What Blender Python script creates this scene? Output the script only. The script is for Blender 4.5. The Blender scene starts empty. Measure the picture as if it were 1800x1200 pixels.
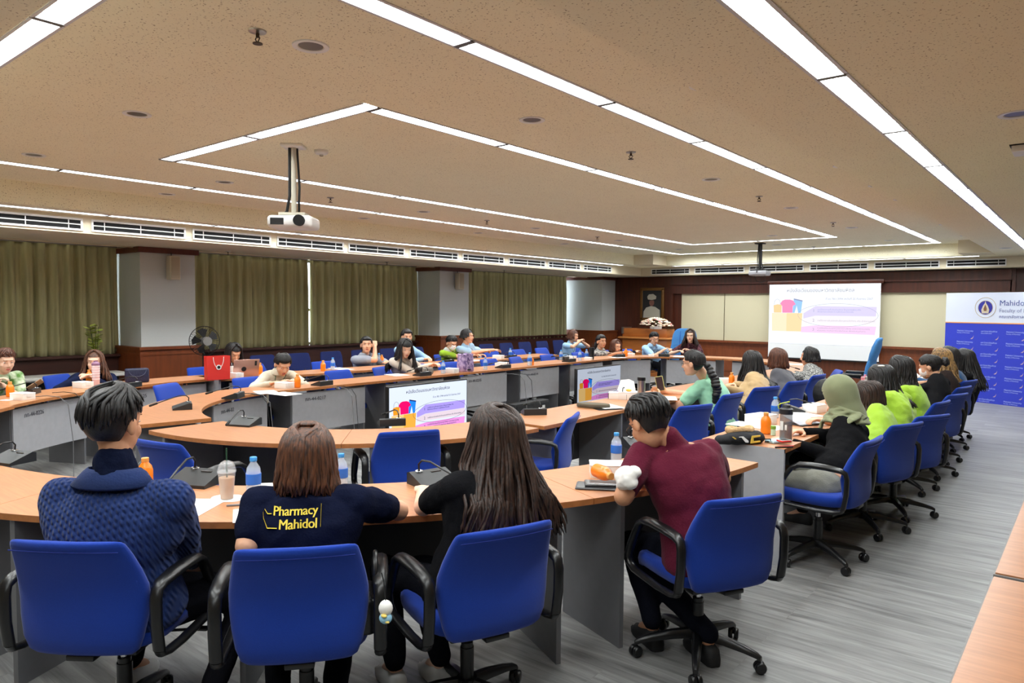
import bpy, bmesh, math, random
from mathutils import Vector, Matrix, noise
sin, cos, pi, rad = math.sin, math.cos, math.pi, math.radians
V = Vector
random.seed(7)
C = bpy.context.scene.collection
SC = bpy.context.scene

# ------------------------------------------------------------------ camera, world, exposure
EYE = 1.63
_y, _p, _r = -0.68732266, -0.04815964, 0.00729608
_f = V((sin(_y)*cos(_p), cos(_y)*cos(_p), sin(_p)))
_rt = V((cos(_y), -sin(_y), 0)); _up = _rt.cross(_f)
_r2 = _rt*cos(_r)+_up*sin(_r); _u2 = -_rt*sin(_r)+_up*cos(_r)
cd = bpy.data.cameras.new('camera'); cam = bpy.data.objects.new('camera', cd); C.objects.link(cam)
cd.sensor_width = 36; cd.lens = 1256.97/1800*36; cd.clip_start = .05; cd.clip_end = 200
cam.matrix_world = Matrix(((_r2.x, _u2.x, -_f.x, 0), (_r2.y, _u2.y, -_f.y, 0), (_r2.z, _u2.z, -_f.z, EYE), (0, 0, 0, 1)))
SC.camera = cam
w = bpy.data.worlds.new('daylight'); SC.world = w; w.use_nodes = True
w.node_tree.nodes['Background'].inputs[0].default_value = (.80, .90, 1, 1)
w.node_tree.nodes['Background'].inputs[1].default_value = 6.0
SC.view_settings.view_transform = 'Standard'; SC.view_settings.look = 'None'
SC.view_settings.exposure = 0.18; SC.view_settings.gamma = 1
SC.view_settings.use_curve_mapping = False
cy = SC.cycles
cy.max_bounces = 8; cy.diffuse_bounces = 6; cy.glossy_bounces = 3; cy.transmission_bounces = 6; cy.transparent_max_bounces = 8
cy.caustics_reflective = False; cy.caustics_refractive = False
LAMP = 42.0       # strength of the tubes in the ceiling troughs

# ------------------------------------------------------------------ materials
def lin(c):
    return tuple(((x/255)/12.92 if x/255 <= .04045 else ((x/255+.055)/1.055)**2.4) for x in c)
_m = {}
def mat(name, rgb, rough=.6, metal=0, var=0, vscale=8, bump=0, bscale=40, emit=0, trans=0, alpha=1, stretch=(1, 1, 1), rgb2=None, coat=0, sheen=0, spec=.5, detail=4):
    if name in _m: return _m[name]
    m = bpy.data.materials.new(name); m.use_nodes = True; nt = m.node_tree; b = nt.nodes['Principled BSDF']
    c = lin(rgb)+(1,)
    b.inputs['Base Color'].default_value = c; b.inputs['Roughness'].default_value = rough; b.inputs['Metallic'].default_value = metal
    b.inputs['Specular IOR Level'].default_value = spec
    if coat: b.inputs['Coat Weight'].default_value = coat
    if sheen: b.inputs['Sheen Weight'].default_value = sheen
    if trans: b.inputs['Transmission Weight'].default_value = trans; b.inputs['IOR'].default_value = 1.33
    if alpha < 1: b.inputs['Alpha'].default_value = alpha
    if emit: b.inputs['Emission Color'].default_value = c; b.inputs['Emission Strength'].default_value = emit
    if var or bump:
        tc = nt.nodes.new('ShaderNodeTexCoord'); mp = nt.nodes.new('ShaderNodeMapping'); mp.inputs['Scale'].default_value = stretch
        nt.links.new(tc.outputs['Object'], mp.inputs['Vector'])
    if var:
        n = nt.nodes.new('ShaderNodeTexNoise'); n.inputs['Scale'].default_value = vscale; n.inputs['Detail'].default_value = detail
        nt.links.new(mp.outputs[0], n.inputs['Vector'])
        mx = nt.nodes.new('ShaderNodeMix'); mx.data_type = 'RGBA'
        if rgb2 is None:
            mx.inputs['A'].default_value = tuple(x*(1-var) for x in c[:3])+(1,); mx.inputs['B'].default_value = tuple(min(1, x*(1+var)) for x in c[:3])+(1,)
        else:
            mx.inputs['A'].default_value = c; mx.inputs['B'].default_value = lin(rgb2)+(1,)
        cr = nt.nodes.new('ShaderNodeMapRange'); cr.inputs[1].default_value = .35; cr.inputs[2].default_value = .65
        nt.links.new(n.outputs['Fac'], cr.inputs[0]); nt.links.new(cr.outputs[0], mx.inputs['Factor'])
        nt.links.new(mx.outputs['Result'], b.inputs['Base Color'])
        if emit: nt.links.new(mx.outputs['Result'], b.inputs['Emission Color'])
    if bump:
        n = nt.nodes.new('ShaderNodeTexNoise'); n.inputs['Scale'].default_value = bscale; n.inputs['Detail'].default_value = 3
        nt.links.new(mp.outputs[0], n.inputs['Vector'])
        bp = nt.nodes.new('ShaderNodeBump'); bp.inputs['Strength'].default_value = bump; bp.inputs['Distance'].default_value = .01
        nt.links.new(n.outputs['Fac'], bp.inputs['Height']); nt.links.new(bp.outputs[0], b.inputs['Normal'])
    _m[name] = m
    return m
def glow(name, rgb, s):
    if name in _m: return _m[name]
    m = bpy.data.materials.new(name); m.use_nodes = True; nt = m.node_tree; nt.nodes.remove(nt.nodes['Principled BSDF'])
    e = nt.nodes.new('ShaderNodeEmission'); e.inputs[0].default_value = lin(rgb)+(1,); e.inputs[1].default_value = s
    nt.links.new(e.outputs[0], nt.nodes['Material Output'].inputs[0]); _m[name] = m
    return m
def node(m, t, **k):
    n = m.node_tree.nodes.new(t)
    for a, b in k.items(): setattr(n, a, b)
    return n

WOODTOP = mat('beech_laminate', (190, 132, 92), .32, var=.09, vscale=5, stretch=(1.0, 14, 1), spec=.45)
WOODEDGE = mat('beech_edge', (176, 112, 62), .45, var=.1, vscale=30)
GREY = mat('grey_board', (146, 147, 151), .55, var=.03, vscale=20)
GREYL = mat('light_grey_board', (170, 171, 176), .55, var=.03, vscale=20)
GREYM = mat('shaded_grey_board', (108, 109, 113), .55, var=.03, vscale=20)  # darker copy of the board for desk legs, under-desk shade put into its colour
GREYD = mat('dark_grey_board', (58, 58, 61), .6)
BLACK = mat('black_plastic', (17, 17, 19), .33)
BLACKM = mat('black_matte', (20, 20, 22), .7)
BLUE = mat('blue_upholstery', (18, 56, 154), .92, var=.06, vscale=300, bump=.15, bscale=700, sheen=.15, spec=.25)
BLUEX = mat('light_blue_upholstery', (56, 118, 178), .85, var=.05, vscale=60, bump=.15, bscale=300)
BLUED = mat('navy_upholstery', (20, 34, 92), .9, var=.05, vscale=60)
CHROME = mat('chrome', (200, 200, 205), .18, metal=1)
STEEL = mat('brushed_steel', (176, 172, 168), .32, metal=1, bump=.1, bscale=80)
WHITE = mat('white_card', (238, 236, 232), .7)
PAPER = mat('white_paper', (240, 240, 240), .8)
WPLAST = mat('white_plastic', (225, 225, 224), .4)
CREAMP = mat('cream_plastic', (196, 188, 168), .5)
DARKWOOD = mat('mahogany_panel', (72, 30, 15), .38, var=.22, vscale=3, stretch=(6, 6, .5))
MIDWOOD = mat('reddish_wood', (112, 55, 24), .4, var=.15, vscale=4, stretch=(5, 5, .6))
LECTWOOD = mat('orange_wood', (160, 92, 38), .4, var=.12, vscale=4, stretch=(1, 1, 8))
COLUMN = mat('grey_wallcovering', (192, 197, 196), .8, var=.03, vscale=60, stretch=(1, 1, 8))
BOARDC = mat('cream_board', (196, 188, 158), .7)
PLASTER = mat('painted_plaster', (214, 203, 178), .8)
ORANGE = mat('orange_juice', (246, 132, 22), .3, coat=.3)
CLEAR = mat('clear_plastic', (225, 236, 245), .08, alpha=.35, spec=.8)
SMOKE = mat('smoked_clear_plastic', (105, 108, 112), .1, alpha=.55, spec=.8)
BCAP = mat('blue_cap', (60, 150, 225), .4)
BLABEL = mat('blue_label', (40, 110, 210), .5)
RED = mat('red_plastic', (216, 48, 40), .45)
LINER = mat('lamp_trough_metal', (196, 196, 200), .4, metal=.2)
LOUV = mat('louvre_white', (244, 244, 246), .4)
FRAMEG = mat('grey_trim', (128, 124, 122), .5)
SLOT = mat('slot_black', (6, 6, 7), .9)
TUBE = glow('lamp_glow', (244, 250, 250), LAMP)

# ceiling tile with small fissures
CEIL = mat('mineral_fibre_ceiling', (206, 190, 160), .9)
def _ceil():
    m = CEIL; nt = m.node_tree; b = nt.nodes['Principled BSDF']
    tc = node(m, 'ShaderNodeTexCoord'); n = node(m, 'ShaderNodeTexNoise'); n.inputs['Scale'].default_value = 95; n.inputs['Detail'].default_value = 2
    nt.links.new(tc.outputs['Object'], n.inputs['Vector'])
    r = node(m, 'ShaderNodeMapRange'); r.inputs[1].default_value = .62; r.inputs[2].default_value = .70
    nt.links.new(n.outputs['Fac'], r.inputs[0])
    n2 = node(m, 'ShaderNodeTexNoise'); n2.inputs['Scale'].default_value = 2.2; nt.links.new(tc.outputs['Object'], n2.inputs['Vector'])
    mx = node(m, 'ShaderNodeMix', data_type='RGBA'); mx.inputs['A'].default_value = lin((240, 234, 206))+(1,); mx.inputs['B'].default_value = lin((233, 226, 197))+(1,)
    nt.links.new(n2.outputs['Fac'], mx.inputs['Factor'])
    m2 = node(m, 'ShaderNodeMix', data_type='RGBA'); m2.inputs['B'].default_value = lin((158, 142, 112))+(1,)
    nt.links.new(mx.outputs['Result'], m2.inputs['A']); nt.links.new(r.outputs[0], m2.inputs['Factor']); nt.links.new(m2.outputs['Result'], b.inputs['Base Color'])
_ceil()
# grey vinyl planks running across the room
FLOOR = mat('grey_oak_vinyl', (160, 158, 156), .42)
def _floor():
    m = FLOOR; nt = m.node_tree; b = nt.nodes['Principled BSDF']; L = nt.links.new
    tc = node(m, 'ShaderNodeTexCoord')
    br = node(m, 'ShaderNodeTexBrick', offset=.37); br.inputs['Scale'].default_value = 1
    br.inputs['Brick Width'].default_value = 1.22; br.inputs['Row Height'].default_value = .18; br.inputs['Mortar Size'].default_value = .0015
    br.inputs['Color1'].default_value = (0, 0, 0, 1); br.inputs['Color2'].default_value = (1, 1, 1, 1); br.inputs['Mortar'].default_value = (.2, .2, .2, 1); br.inputs['Bias'].default_value = 0
    L(tc.outputs['Object'], br.inputs['Vector'])
    mp = node(m, 'ShaderNodeMapping'); mp.inputs['Scale'].default_value = (1.1, 13, 1); L(tc.outputs['Object'], mp.inputs['Vector'])
    ad = node(m, 'ShaderNodeVectorMath', operation='MULTIPLY_ADD'); ad.inputs[1].default_value = (7, 7, 7); L(br.outputs['Color'], ad.inputs[0]); L(mp.outputs[0], ad.inputs[2])
    n = node(m, 'ShaderNodeTexNoise'); n.inputs['Scale'].default_value = 1.6; n.inputs['Detail'].default_value = 7; n.inputs['Roughness'].default_value = .62; n.inputs['Distortion'].default_value = .6
    L(ad.outputs[0], n.inputs['Vector'])
    r = node(m, 'ShaderNodeMapRange'); r.inputs[1].default_value = .3; r.inputs[2].default_value = .7; L(n.outputs['Fac'], r.inputs[0])
    mx = node(m, 'ShaderNodeMix', data_type='RGBA'); mx.inputs['A'].default_value = lin((96, 96, 96))+(1,); mx.inputs['B'].default_value = lin((158, 158, 157))+(1,)
    L(r.outputs[0], mx.inputs['Factor'])
    m2 = node(m, 'ShaderNodeMix', data_type='RGBA', blend_type='MULTIPLY'); m2.inputs['Factor'].default_value = 1
    mr = node(m, 'ShaderNodeMapRange'); mr.inputs[3].default_value = .86; mr.inputs[4].default_value = 1.04; L(br.outputs['Color'], mr.inputs[0])
    L(mx.outputs['Result'], m2.inputs['A']); L(mr.outputs[0], m2.inputs['B']); L(m2.outputs['Result'], b.inputs['Base Color'])
_floor()
CURT = mat('olive_curtain', (178, 174, 132), .95, var=.12, vscale=12, stretch=(1, 1, .1), bump=.1, bscale=300)

# ------------------------------------------------------------------ mesh collector
class G:
    def __init__(s): s.v = []; s.f = []
    def add(s, vs, fs, M=None):
        o = len(s.v); s.v += [(M @ V(v)) if M else V(v) for v in vs]; s.f += [tuple(i+o for i in f) for f in fs]; return s
    def box(s, c, d, M=None, bev=0, seg=2):
        x, y, z = d[0]/2, d[1]/2, d[2]/2; c = V(c)
        if bev:
            bm = bmesh.new(); bmesh.ops.create_cube(bm, size=1)
            for v in bm.verts: v.co = V((v.co.x*d[0], v.co.y*d[1], v.co.z*d[2]))+c
            bmesh.ops.bevel(bm, geom=list(bm.edges), offset=min(bev, x*.98, y*.98, z*.98), segments=seg, profile=.5, affect='EDGES')
            bm.verts.index_update(); s.add([v.co.copy() for v in bm.verts], [[v.index for v in f.verts] for f in bm.faces], M); bm.free(); return s
        vs = [c+V((a*x, b*y, e*z)) for e in (-1, 1) for b in (-1, 1) for a in (-1, 1)]
        return s.add(vs, [(0, 2, 3, 1), (4, 5, 7, 6), (0, 1, 5, 4), (2, 6, 7, 3), (0, 4, 6, 2), (1, 3, 7, 5)], M)
    def loft(s, rings, caps=True, closed=True, M=None):
        n = len(rings[0]); vs = [p for r in rings for p in r]; fs = []
        for i in range(len(rings)-1):
            for j in range(n if closed else n-1):
                k = (j+1) % n; fs.append((i*n+j, i*n+k, (i+1)*n+k, (i+1)*n+j))
        if caps and closed: fs.append(tuple(range(n))[::-1]); fs.append(tuple((len(rings)-1)*n+j for j in range(n)))
        return s.add(vs, fs, M)
    def tube(s, pts, r, n=8, flat=1, up=None, M=None, caps=True):
        pts = [V(p) for p in pts]; rs = r if isinstance(r, (list, tuple)) else [r]*len(pts); rings = []; pn = None
        for i, p in enumerate(pts):
            t = (pts[min(i+1, len(pts)-1)]-pts[max(i-1, 0)])
            if t.length < 1e-9: t = V((0, 0, 1))
            t.normalize()
            if pn is None:
                a = V(up) if up else (V((0, 0, 1)) if abs(t.z) < .9 else V((1, 0, 0)))
                pn = (a-t*a.dot(t)).normalized()
            else: pn = (pn-t*pn.dot(t)).normalized()
            bn = t.cross(pn)
            rings.append([p+bn*cos(2*pi*k/n)*rs[i]+pn*sin(2*pi*k/n)*rs[i]*flat for k in range(n)])
        return s.loft(rings, caps, True, M)
    def ell(s, c, r, M=None, nu=16, nv=10):
        c = V(c); r = (r, r, r) if isinstance(r, (int, float)) else r; vs = [c+V((0, 0, r[2]))]; fs = []
        for i in range(1, nv):
            a = pi*i/nv
            for j in range(nu): b = 2*pi*j/nu; vs.append(c+V((r[0]*sin(a)*cos(b), r[1]*sin(a)*sin(b), r[2]*cos(a))))
        vs.append(c-V((0, 0, r[2]))); L = len(vs)-1
        for j in range(nu):
            k = (j+1) % nu; fs.append((0, 1+j, 1+k)); fs.append((L, 1+(nv-2)*nu+k, 1+(nv-2)*nu+j))
            for i in range(nv-2): fs.append((1+i*nu+j, 1+(i+1)*nu+j, 1+(i+1)*nu+k, 1+i*nu+k))
        return s.add(vs, fs, M)
    def lathe(s, prof, n=20, c=(0, 0, 0), M=None):
        c = V(c); return s.loft([[c+V((max(r, 1e-4)*cos(2*pi*k/n), max(r, 1e-4)*sin(2*pi*k/n), z)) for k in range(n)] for r, z in prof], True, True, M)
    def cyl(s, c, r, h, n=20, M=None, r2=None): return s.lathe([(r, 0), (r if r2 is None else r2, h)], n, c, M)
    def prism(s, poly, z0, z1, M=None):
        n = len(poly); vs = [(p[0], p[1], z0) for p in poly]+[(p[0], p[1], z1) for p in poly]
        return s.add(vs, [tuple(range(n))[::-1], tuple(range(n, 2*n))]+[(i, (i+1) % n, n+(i+1) % n, n+i) for i in range(n)], M)
    def cap(s, p, q, r1, r2, M=None, n=12):     # tapered capsule
        p, q = V(p), V(q); t = (q-p); L = t.length; t = t.normalized() if L > 1e-6 else V((0, 0, 1))
        a = V((0, 0, 1)) if abs(t.z) < .9 else V((1, 0, 0)); u = (a-t*a.dot(t)).normalized(); b = t.cross(u); rings = []
        for cc, rr, A in ((p, r1, (-85, -60, -30, 0)), (q, r2, (0, 30, 60, 85))):
            for d in A:
                w_ = cos(rad(d))*rr; o = cc+t*sin(rad(d))*rr; rings.append([o+u*cos(2*pi*k/n)*w_+b*sin(2*pi*k/n)*w_ for k in range(n)])
        return s.loft(rings, True, True, M)
    def build(s, name, m, parent=None, smooth=True, ang=38, loc=None, rotz=0):
        me = bpy.data.meshes.new(name); me.from_pydata([tuple(v) for v in s.v], [], s.f)
        if smooth:
            me.polygons.foreach_set('use_smooth', [True]*len(me.polygons)); me.set_sharp_from_angle(angle=rad(ang))
        me.materials.append(m); me.update(); o = bpy.data.objects.new(name, me); C.objects.link(o)
        if parent: o.parent = parent
        if loc: o.location = loc
        if rotz: o.rotation_euler.z = rotz
        return o
def tag(o, label=None, cat=None, group=None, kind=None):
    if label: o['label'] = label
    if cat: o['category'] = cat
    if group: o['group'] = group
    if kind: o['kind'] = kind
    return o
def thing(name, label, cat, loc=(0, 0, 0), rotz=0, group=None, scale=1):
    o = bpy.data.objects.new(name, None); C.objects.link(o); o.empty_display_size = .1
    o.location = loc; o.rotation_euler.z = rotz; o.scale = (scale,)*3 if not isinstance(scale, tuple) else scale
    return tag(o, label, cat, group)
def struct(name, g, m, **k): return tag(g.build(name, m, **k), kind='structure')
def dup(root, loc=None, rotz=None, label=None, group=None, scale=None):
    r = root.copy(); C.objects.link(r)
    if loc is not None: r.location = loc
    if rotz is not None: r.rotation_euler.z = rotz
    if label: r['label'] = label
    if group: r['group'] = group
    if scale: r.scale = (scale,)*3 if not isinstance(scale, tuple) else scale
    for ch in root.children:
        c = ch.copy(); C.objects.link(c); c.parent = r
        for g in ch.children:
            d = g.copy(); C.objects.link(d); d.parent = c
    return r
def yaw_of(fx, fy): return math.atan2(-fx, fy)
def text(s, size, m, parent, loc, M3=None, name='lettering', align='LEFT', ext=.0005, bold=0):
    cu = bpy.data.curves.new(name, 'FONT'); cu.body = s; cu.size = size; cu.extrude = ext; cu.align_x = align; cu.offset = bold; cu.resolution_u = 2
    cu.materials.append(m); o = bpy.data.objects.new(name, cu); C.objects.link(o); o.parent = parent
    T = Matrix.Translation(loc); o.matrix_local = T @ M3.to_4x4() if M3 else T
    return o
def facing(dx, dy, n):  # 3x3 with columns: text right, text up(z), normal
    a = V((dx, dy, 0)).normalized(); b = V((0, 0, 1)); c = a.cross(b)
    return Matrix(((a.x, b.x, c.x), (a.y, b.y, c.y), (a.z, b.z, c.z)))
# ------------------------------------------------------------------ room shell
ZM, ZL, ZS = 2.86, 2.63, 2.43
XW, XC, XR, YB, YN = -11.3, -11.0, 2.3, 16.5, -3.2
struct('floor', G().box(((XW+XR)/2, (YN+YB)/2, -.05), (XR-XW+.4, YB-YN+.4, .1)), FLOOR, smooth=False)
slots = []      # (x0,x1,y0,y1,z)
W = .115
def ring(x0, x1, y0, y1, z):
    return [(x0, x1, y0, y0+W, z), (x0, x1, y1-W, y1, z), (x0, x0+W, y0+W, y1-W, z), (x1-W, x1, y0+W, y1-W, z)]
slots += ring(-6.2, -3.5, 2.83, 12.98, ZM)
slots += ring(-7.5, -2.285, 1.11, 15.12, ZM)
slots += [(-.985, -.87, -1.6, 15.45, ZL), (-8.755, -8.64, -.4, 14.7, ZL), (-7.9, -1.75, 15.58, 15.695, ZL), (-7.9, -1.75, .25, .365, ZL)]  # the last line is out of view, added at the near end for its light
def slab(x0, x1, y0, y1, z, g):
    ss = [s for s in slots if s[4] == z and s[0] < x1 and s[1] > x0 and s[2] < y1 and s[3] > y0]
    xs = sorted({x0, x1}|{max(x0, min(x1, a)) for s in ss for a in s[:2]}); ys = sorted({y0, y1}|{max(y0, min(y1, a)) for s in ss for a in s[2:4]})
    for i in range(len(xs)-1):
        for j in range(len(ys)-1):
            cx, c2 = (xs[i]+xs[i+1])/2, (ys[j]+ys[j+1])/2
            if any(s[0] < cx < s[1] and s[2] < c2 < s[3] for s in ss): continue
            g.add([(xs[i], ys[j], z), (xs[i+1], ys[j], z), (xs[i+1], ys[j+1], z), (xs[i], ys[j+1], z)], [(0, 3, 2, 1)])
g = G()
MX0, MX1, MY0, MY1 = -8.45, -1.47, .89, 15.42
slab(MX0, MX1, MY0, MY1, ZM, g)
slab(-8.95, MX0, YN, 16.0, ZL, g); slab(MX1, XR, YN, 16.0, ZL, g); slab(MX0, MX1, MY1, 16.0, ZL, g); slab(MX0, MX1, YN, MY0, ZL, g)
for a, b in (((MX0, MY0), (MX0, MY1)), ((MX0, MY1), (MX1, MY1)), ((MX1, MY1), (MX1, MY0)), ((MX1, MY0), (MX0, MY0))):
    g.add([(a[0], a[1], ZL), (b[0], b[1], ZL), (b[0], b[1], ZM), (a[0], a[1], ZM)], [(0, 1, 2, 3)])
struct('ceiling', g, CEIL, smooth=False)
g = G()
for p in ((-8.45, -7.95, 14.75), (-1.97, -1.47, 14.75)): g.box(((p[0]+p[1])/2, (p[2]+15.42)/2, (ZL+ZM)/2), (p[1]-p[0], 15.42-p[2], ZM-ZL))
# bulkheads that carry the air slots, and the low soffits behind them
g.box((-8.96, 6.5, (ZS+ZL)/2), (.02, 19.2, ZL-ZS)); g.box((-9.7, 6.5, ZS+.01), (1.46, 19.4, .02))
g.box((-3.3, 16.01, (ZS+ZL)/2), (11.3, .02, ZL-ZS)); g.box((-4.1, 16.26, ZS+.01), (13, .5, .02))
g.box((-10.45, 6.5, ZS+.012), (.03, 19.2, .05))
g.box((-10.9, 6.5, 2.66), (1.0, 19.4, .02)); g.box((-10.43, 6.5, 2.55), (.02, 19.4, .22))
struct('ceiling_bulkhead', g, PLASTER, smooth=False)
g = G().box((-10.47, 6.5, ZS-.004), (.035, 19.2, .012)); struct('trim_1', g, FRAMEG, smooth=False)
for a, b in ((MX0-.03, 1), (MX1+.03, 1)): pass
# walls
struct('wall_near', G().box(((XW+XR)/2, YN-.05, 1.4), (XR-XW+.4, .1, 2.8)), PLASTER, smooth=False)
struct('wall_right', G().box((XR+.05, (YN+YB)/2, 1.4), (.1, YB-YN, 2.8)), PLASTER, smooth=False)
g = G().box((XW+.17, 6.65, .44), (.34, 19.7, .88)).box((XW+.2, 6.65, .90), (.44, 19.7, .035)).box((XW+.19, 6.65, .10), (.40, 19.7, .12))
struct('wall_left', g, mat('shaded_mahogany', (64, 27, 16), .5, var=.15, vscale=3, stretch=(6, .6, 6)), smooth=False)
struct('trim_2', G().box((XW-.02, 6.65, 2.62), (.1, 19.7, .30)).box((XW-.02, 4.8, 1.6), (.1, 1.3, 1.8)).box((XW-.02, 10.7, 1.6), (.1, 1.3, 1.8)), PLASTER, smooth=False)
GLASS = mat('window_glass', (235, 242, 245), .05, alpha=.12, spec=.6)
WFR = mat('window_aluminium', (120, 118, 112), .4, metal=.5)
for i, (y0, y1) in enumerate(((-3.0, 4.15), (5.45, 10.05), (11.35, 16.4))):
    g = G(); n = 4
    for k in range(n+1): g.box((XW-.01, y0+(y1-y0)*k/n, 1.68), (.05, .05, 1.56))
    for z in (.93, 1.55, 2.44): g.box((XW-.01, (y0+y1)/2, z), (.05, y1-y0, .05))
    wf = struct('window_%d' % (i+1), g, WFR, smooth=False)
    G().box((XW-.01, (y0+y1)/2, 1.68), (.006, y1-y0, 1.5)).build('window_pane', GLASS, wf, smooth=False)
# back wall
PAN = MIDWOOD
g = G().box((-4.4, YB+.05, 1.35), (14, .1, 2.7)); struct('wall_back', g, DARKWOOD, smooth=False)
g = G().box((-4.5, YB-.02, .38), (13.3, .04, .76))
for k in range(16): g.box((-10.6+k*.78, YB-.045, .40), (.66, .012, .52))
for z, d, h in ((.80, .07, .04), (.835, .10, .03), (.77, .05, .03), (.05, .05, .1)): g.box((-4.5, YB-d/2, z), (13.3, d, h))
struct('baseboard_back', g, PAN, smooth=False)
g = G().box((-4.8, YB-.05, 2.20), (7.0, .1, .42)).box((-4.8, YB-.08, 2.31), (7.0, .16, .2)).box((-8.32, YB-.04, 1.6), (.10, .08, 1.6)).box((-1.28, YB-.05, 1.25), (.08, .1, 2.5))
struct('trim_3', g, DARKWOOD, smooth=False)
for n_, x0, x1, lab in ((0, -8.06, -6.95, 'cream wall board beside the portrait, left panel of the pair'), (1, -6.94, -5.45, 'cream wall board behind the left edge of the projection screen'), (2, -3.6, -1.33, 'cream wall board between the projection screen and the blue backdrop')):
    o = thing('wall_board', lab, 'board', (x0, YB-.02, .86)); wd = x1-x0
    G().box((wd/2, 0, .57), (wd-.01, .03, 1.13)).build('board_panel', BOARDC, o, smooth=False)
    G().box((wd/2, -.01, 0), (wd, .05, .02)).box((wd/2, -.005, 1.145), (wd, .04, .02)).build('board_frame', MIDWOOD, o, smooth=False)
# columns clad in pale wallcovering with wooden cap and plinth
CAPW = mat('column_wood', (86, 34, 18), .4, var=.15, vscale=3, stretch=(5, 5, .8))
for i, (y0, y1, xf) in enumerate(((4.42, 5.2, -10.32), (10.26, 11.12, -10.32), (15.85, 16.5, -10.0))):
    yc, h = (y0+y1)/2, y1-y0; xc = (xf+XW)/2; dx = xf-XW
    c = struct('trim_%d' % (10+i), G().box((xc, yc, 1.7), (dx, h, 1.40)), COLUMN, smooth=False)
    G().box((xc+.02, yc, 2.39), (dx+.06, h+.08, .075)).build('column_cap', CAPW, c, smooth=False)
    G().box((xc+.04, yc, .50), (dx+.08, h+.10, 1.0)).box((xc+.05, yc, 1.015), (dx+.12, h+.14, .04)).box((xc+.045, yc, .93), (dx+.09, h+.12, .03)).build('column_plinth', MIDWOOD, c, smooth=False)
# curtains: real folds
def curtain(y0, y1, lab, seed, z0=.90, gap=0):
    rnd = random.Random(seed); n = int((y1-y0)*90); rows = 14; g = G(); vs = []; fs = []
    ph = 0; prof = []
    k = rnd.uniform(30, 38)
    for i in range(n+1):
        u = i/n; ph += (y1-y0)/n*(k+10*noise.noise(V((u*9, seed, 0))))
        a = .034+.035*abs(noise.noise(V((u*11+3, seed*2.1, 0))))
        prof.append((sin(ph)*a+.4*a*sin(2.3*ph+seed), .012*noise.noise(V((u*30, seed, 4)))))
    for r in range(rows+1):
        t = r/rows; z = 2.44-(2.44-z0)*t
        for i in range(n+1):
            d, e = prof[i]; am = .35+.75*min(1, t*3); dr = noise.noise(V((i*.025, t*1.7, seed)))*.03*t
            vs.append((XC+d*am+dr, y0+(y1-y0)*i/n+e*t*1.5, z+(.006*sin(i*.2) if r == rows else 0)))
    for r in range(rows):
        for i in range(n):
            a = r*(n+1)+i; fs.append((a, a+1, a+n+2, a+n+1))
    o = thing('curtain', lab, 'curtain', group='olive curtains along the window wall')
    c = G().add(vs, fs).build('curtain_cloth', CURT, o, ang=180); md = c.modifiers.new('t', 'SOLIDIFY'); md.thickness = .006
    G().box((XC, (y0+y1)/2, 2.455), (.03, y1-y0, .03)).build('curtain_track', FRAMEG, o, smooth=False)
curtain(-2.9, 1.2, 'olive curtain at the left end of the window wall, mostly out of frame', 1)
curtain(1.22, 4.39, 'olive curtain hanging left of the first grey column', 2)
curtain(5.25, 7.605, 'olive curtain right of the first grey column, up to the bright slit', 3, .89)
curtain(7.66, 10.25, 'olive curtain between the bright slit and the second grey column', 4, .89)
curtain(11.14, 13.86, 'olive curtain just right of the second grey column', 5, .86)
curtain(13.66, 15.68, 'olive curtain beside the bright-edged corner column', 6, .84)
# white ledge and dark recess under the left windows
o = thing('window_bench', 'low white counter under the curtains behind the woman in the navy blazer', 'counter')
G().box((-10.35, 1.6, .69), (.5, 5.2, .035), bev=.006).build('counter_top', mat('ledge_white', (188, 186, 180), .6), o)
G().box((-10.5, 1.6, .335), (.2, 5.1, .67)).build('counter_base', BLACKM, o, smooth=False)
# ------------------------------------------------------------------ ceiling fittings
proto = None
def troffer(x0, x1, y0, y1, z):
    global proto
    if proto is None:
        t = thing('ceiling_light', '', 'ceiling light'); h = .034; L = 1.2; w2 = W/2
        g = G()
        for s in (-1, 1): g.box((0, s*w2, h/2), (L, .004, h)).box((0, s*(w2+.004), -.002), (L, .016, .006))
        g.build('trough', LINER, t, smooth=False); g = G()
        g.box((-L/2, 0, h/2-.004), (.034, W, h+.008))
        g.build('end_bar', mat('bar_grey', (84, 82, 82), .5), t, smooth=False)
        G().add([(-L/2, -w2, h-.008), (L/2, -w2, h-.008), (L/2, w2, h-.008), (-L/2, w2, h-.008)], [(0, 3, 2, 1)]).build('lamp_panel', TUBE, t, smooth=False)
        g = G(); vs = []; fs = []
        for k in range(13):
            x = -L/2+L*k/12; vs += [(x, -w2+.002, .025), (x, 0, .025), (x, w2-.002, .025), (x, w2-.002, .010), (x, 0, .019), (x, -w2+.002, .010)]
            if 0 < k < 12: fs.append(tuple(6*k+i for i in range(6)))
            if k: fs.append((6*k-5, 6*k+1, 6*k+4, 6*k-2))
        g.add(vs, fs)
        g.build('louvre', LOUV, t, smooth=False)
        proto = t; fresh = True
    else: fresh = False
    al = (x1-x0) > (y1-y0); Ln = (x1-x0) if al else (y1-y0); n = max(1, round(Ln/1.235)); st = Ln/n; out = []
    for k in range(n):
        c = (x0+st*(k+.5), (y0+y1)/2, z) if al else ((x0+x1)/2, y0+st*(k+.5), z)
        o = proto if fresh else dup(proto); fresh = False
        o.location = c; o.rotation_euler.z = 0 if al else pi/2; o.scale = (st/1.212, 1, 1); out.append(o)
    return out
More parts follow.
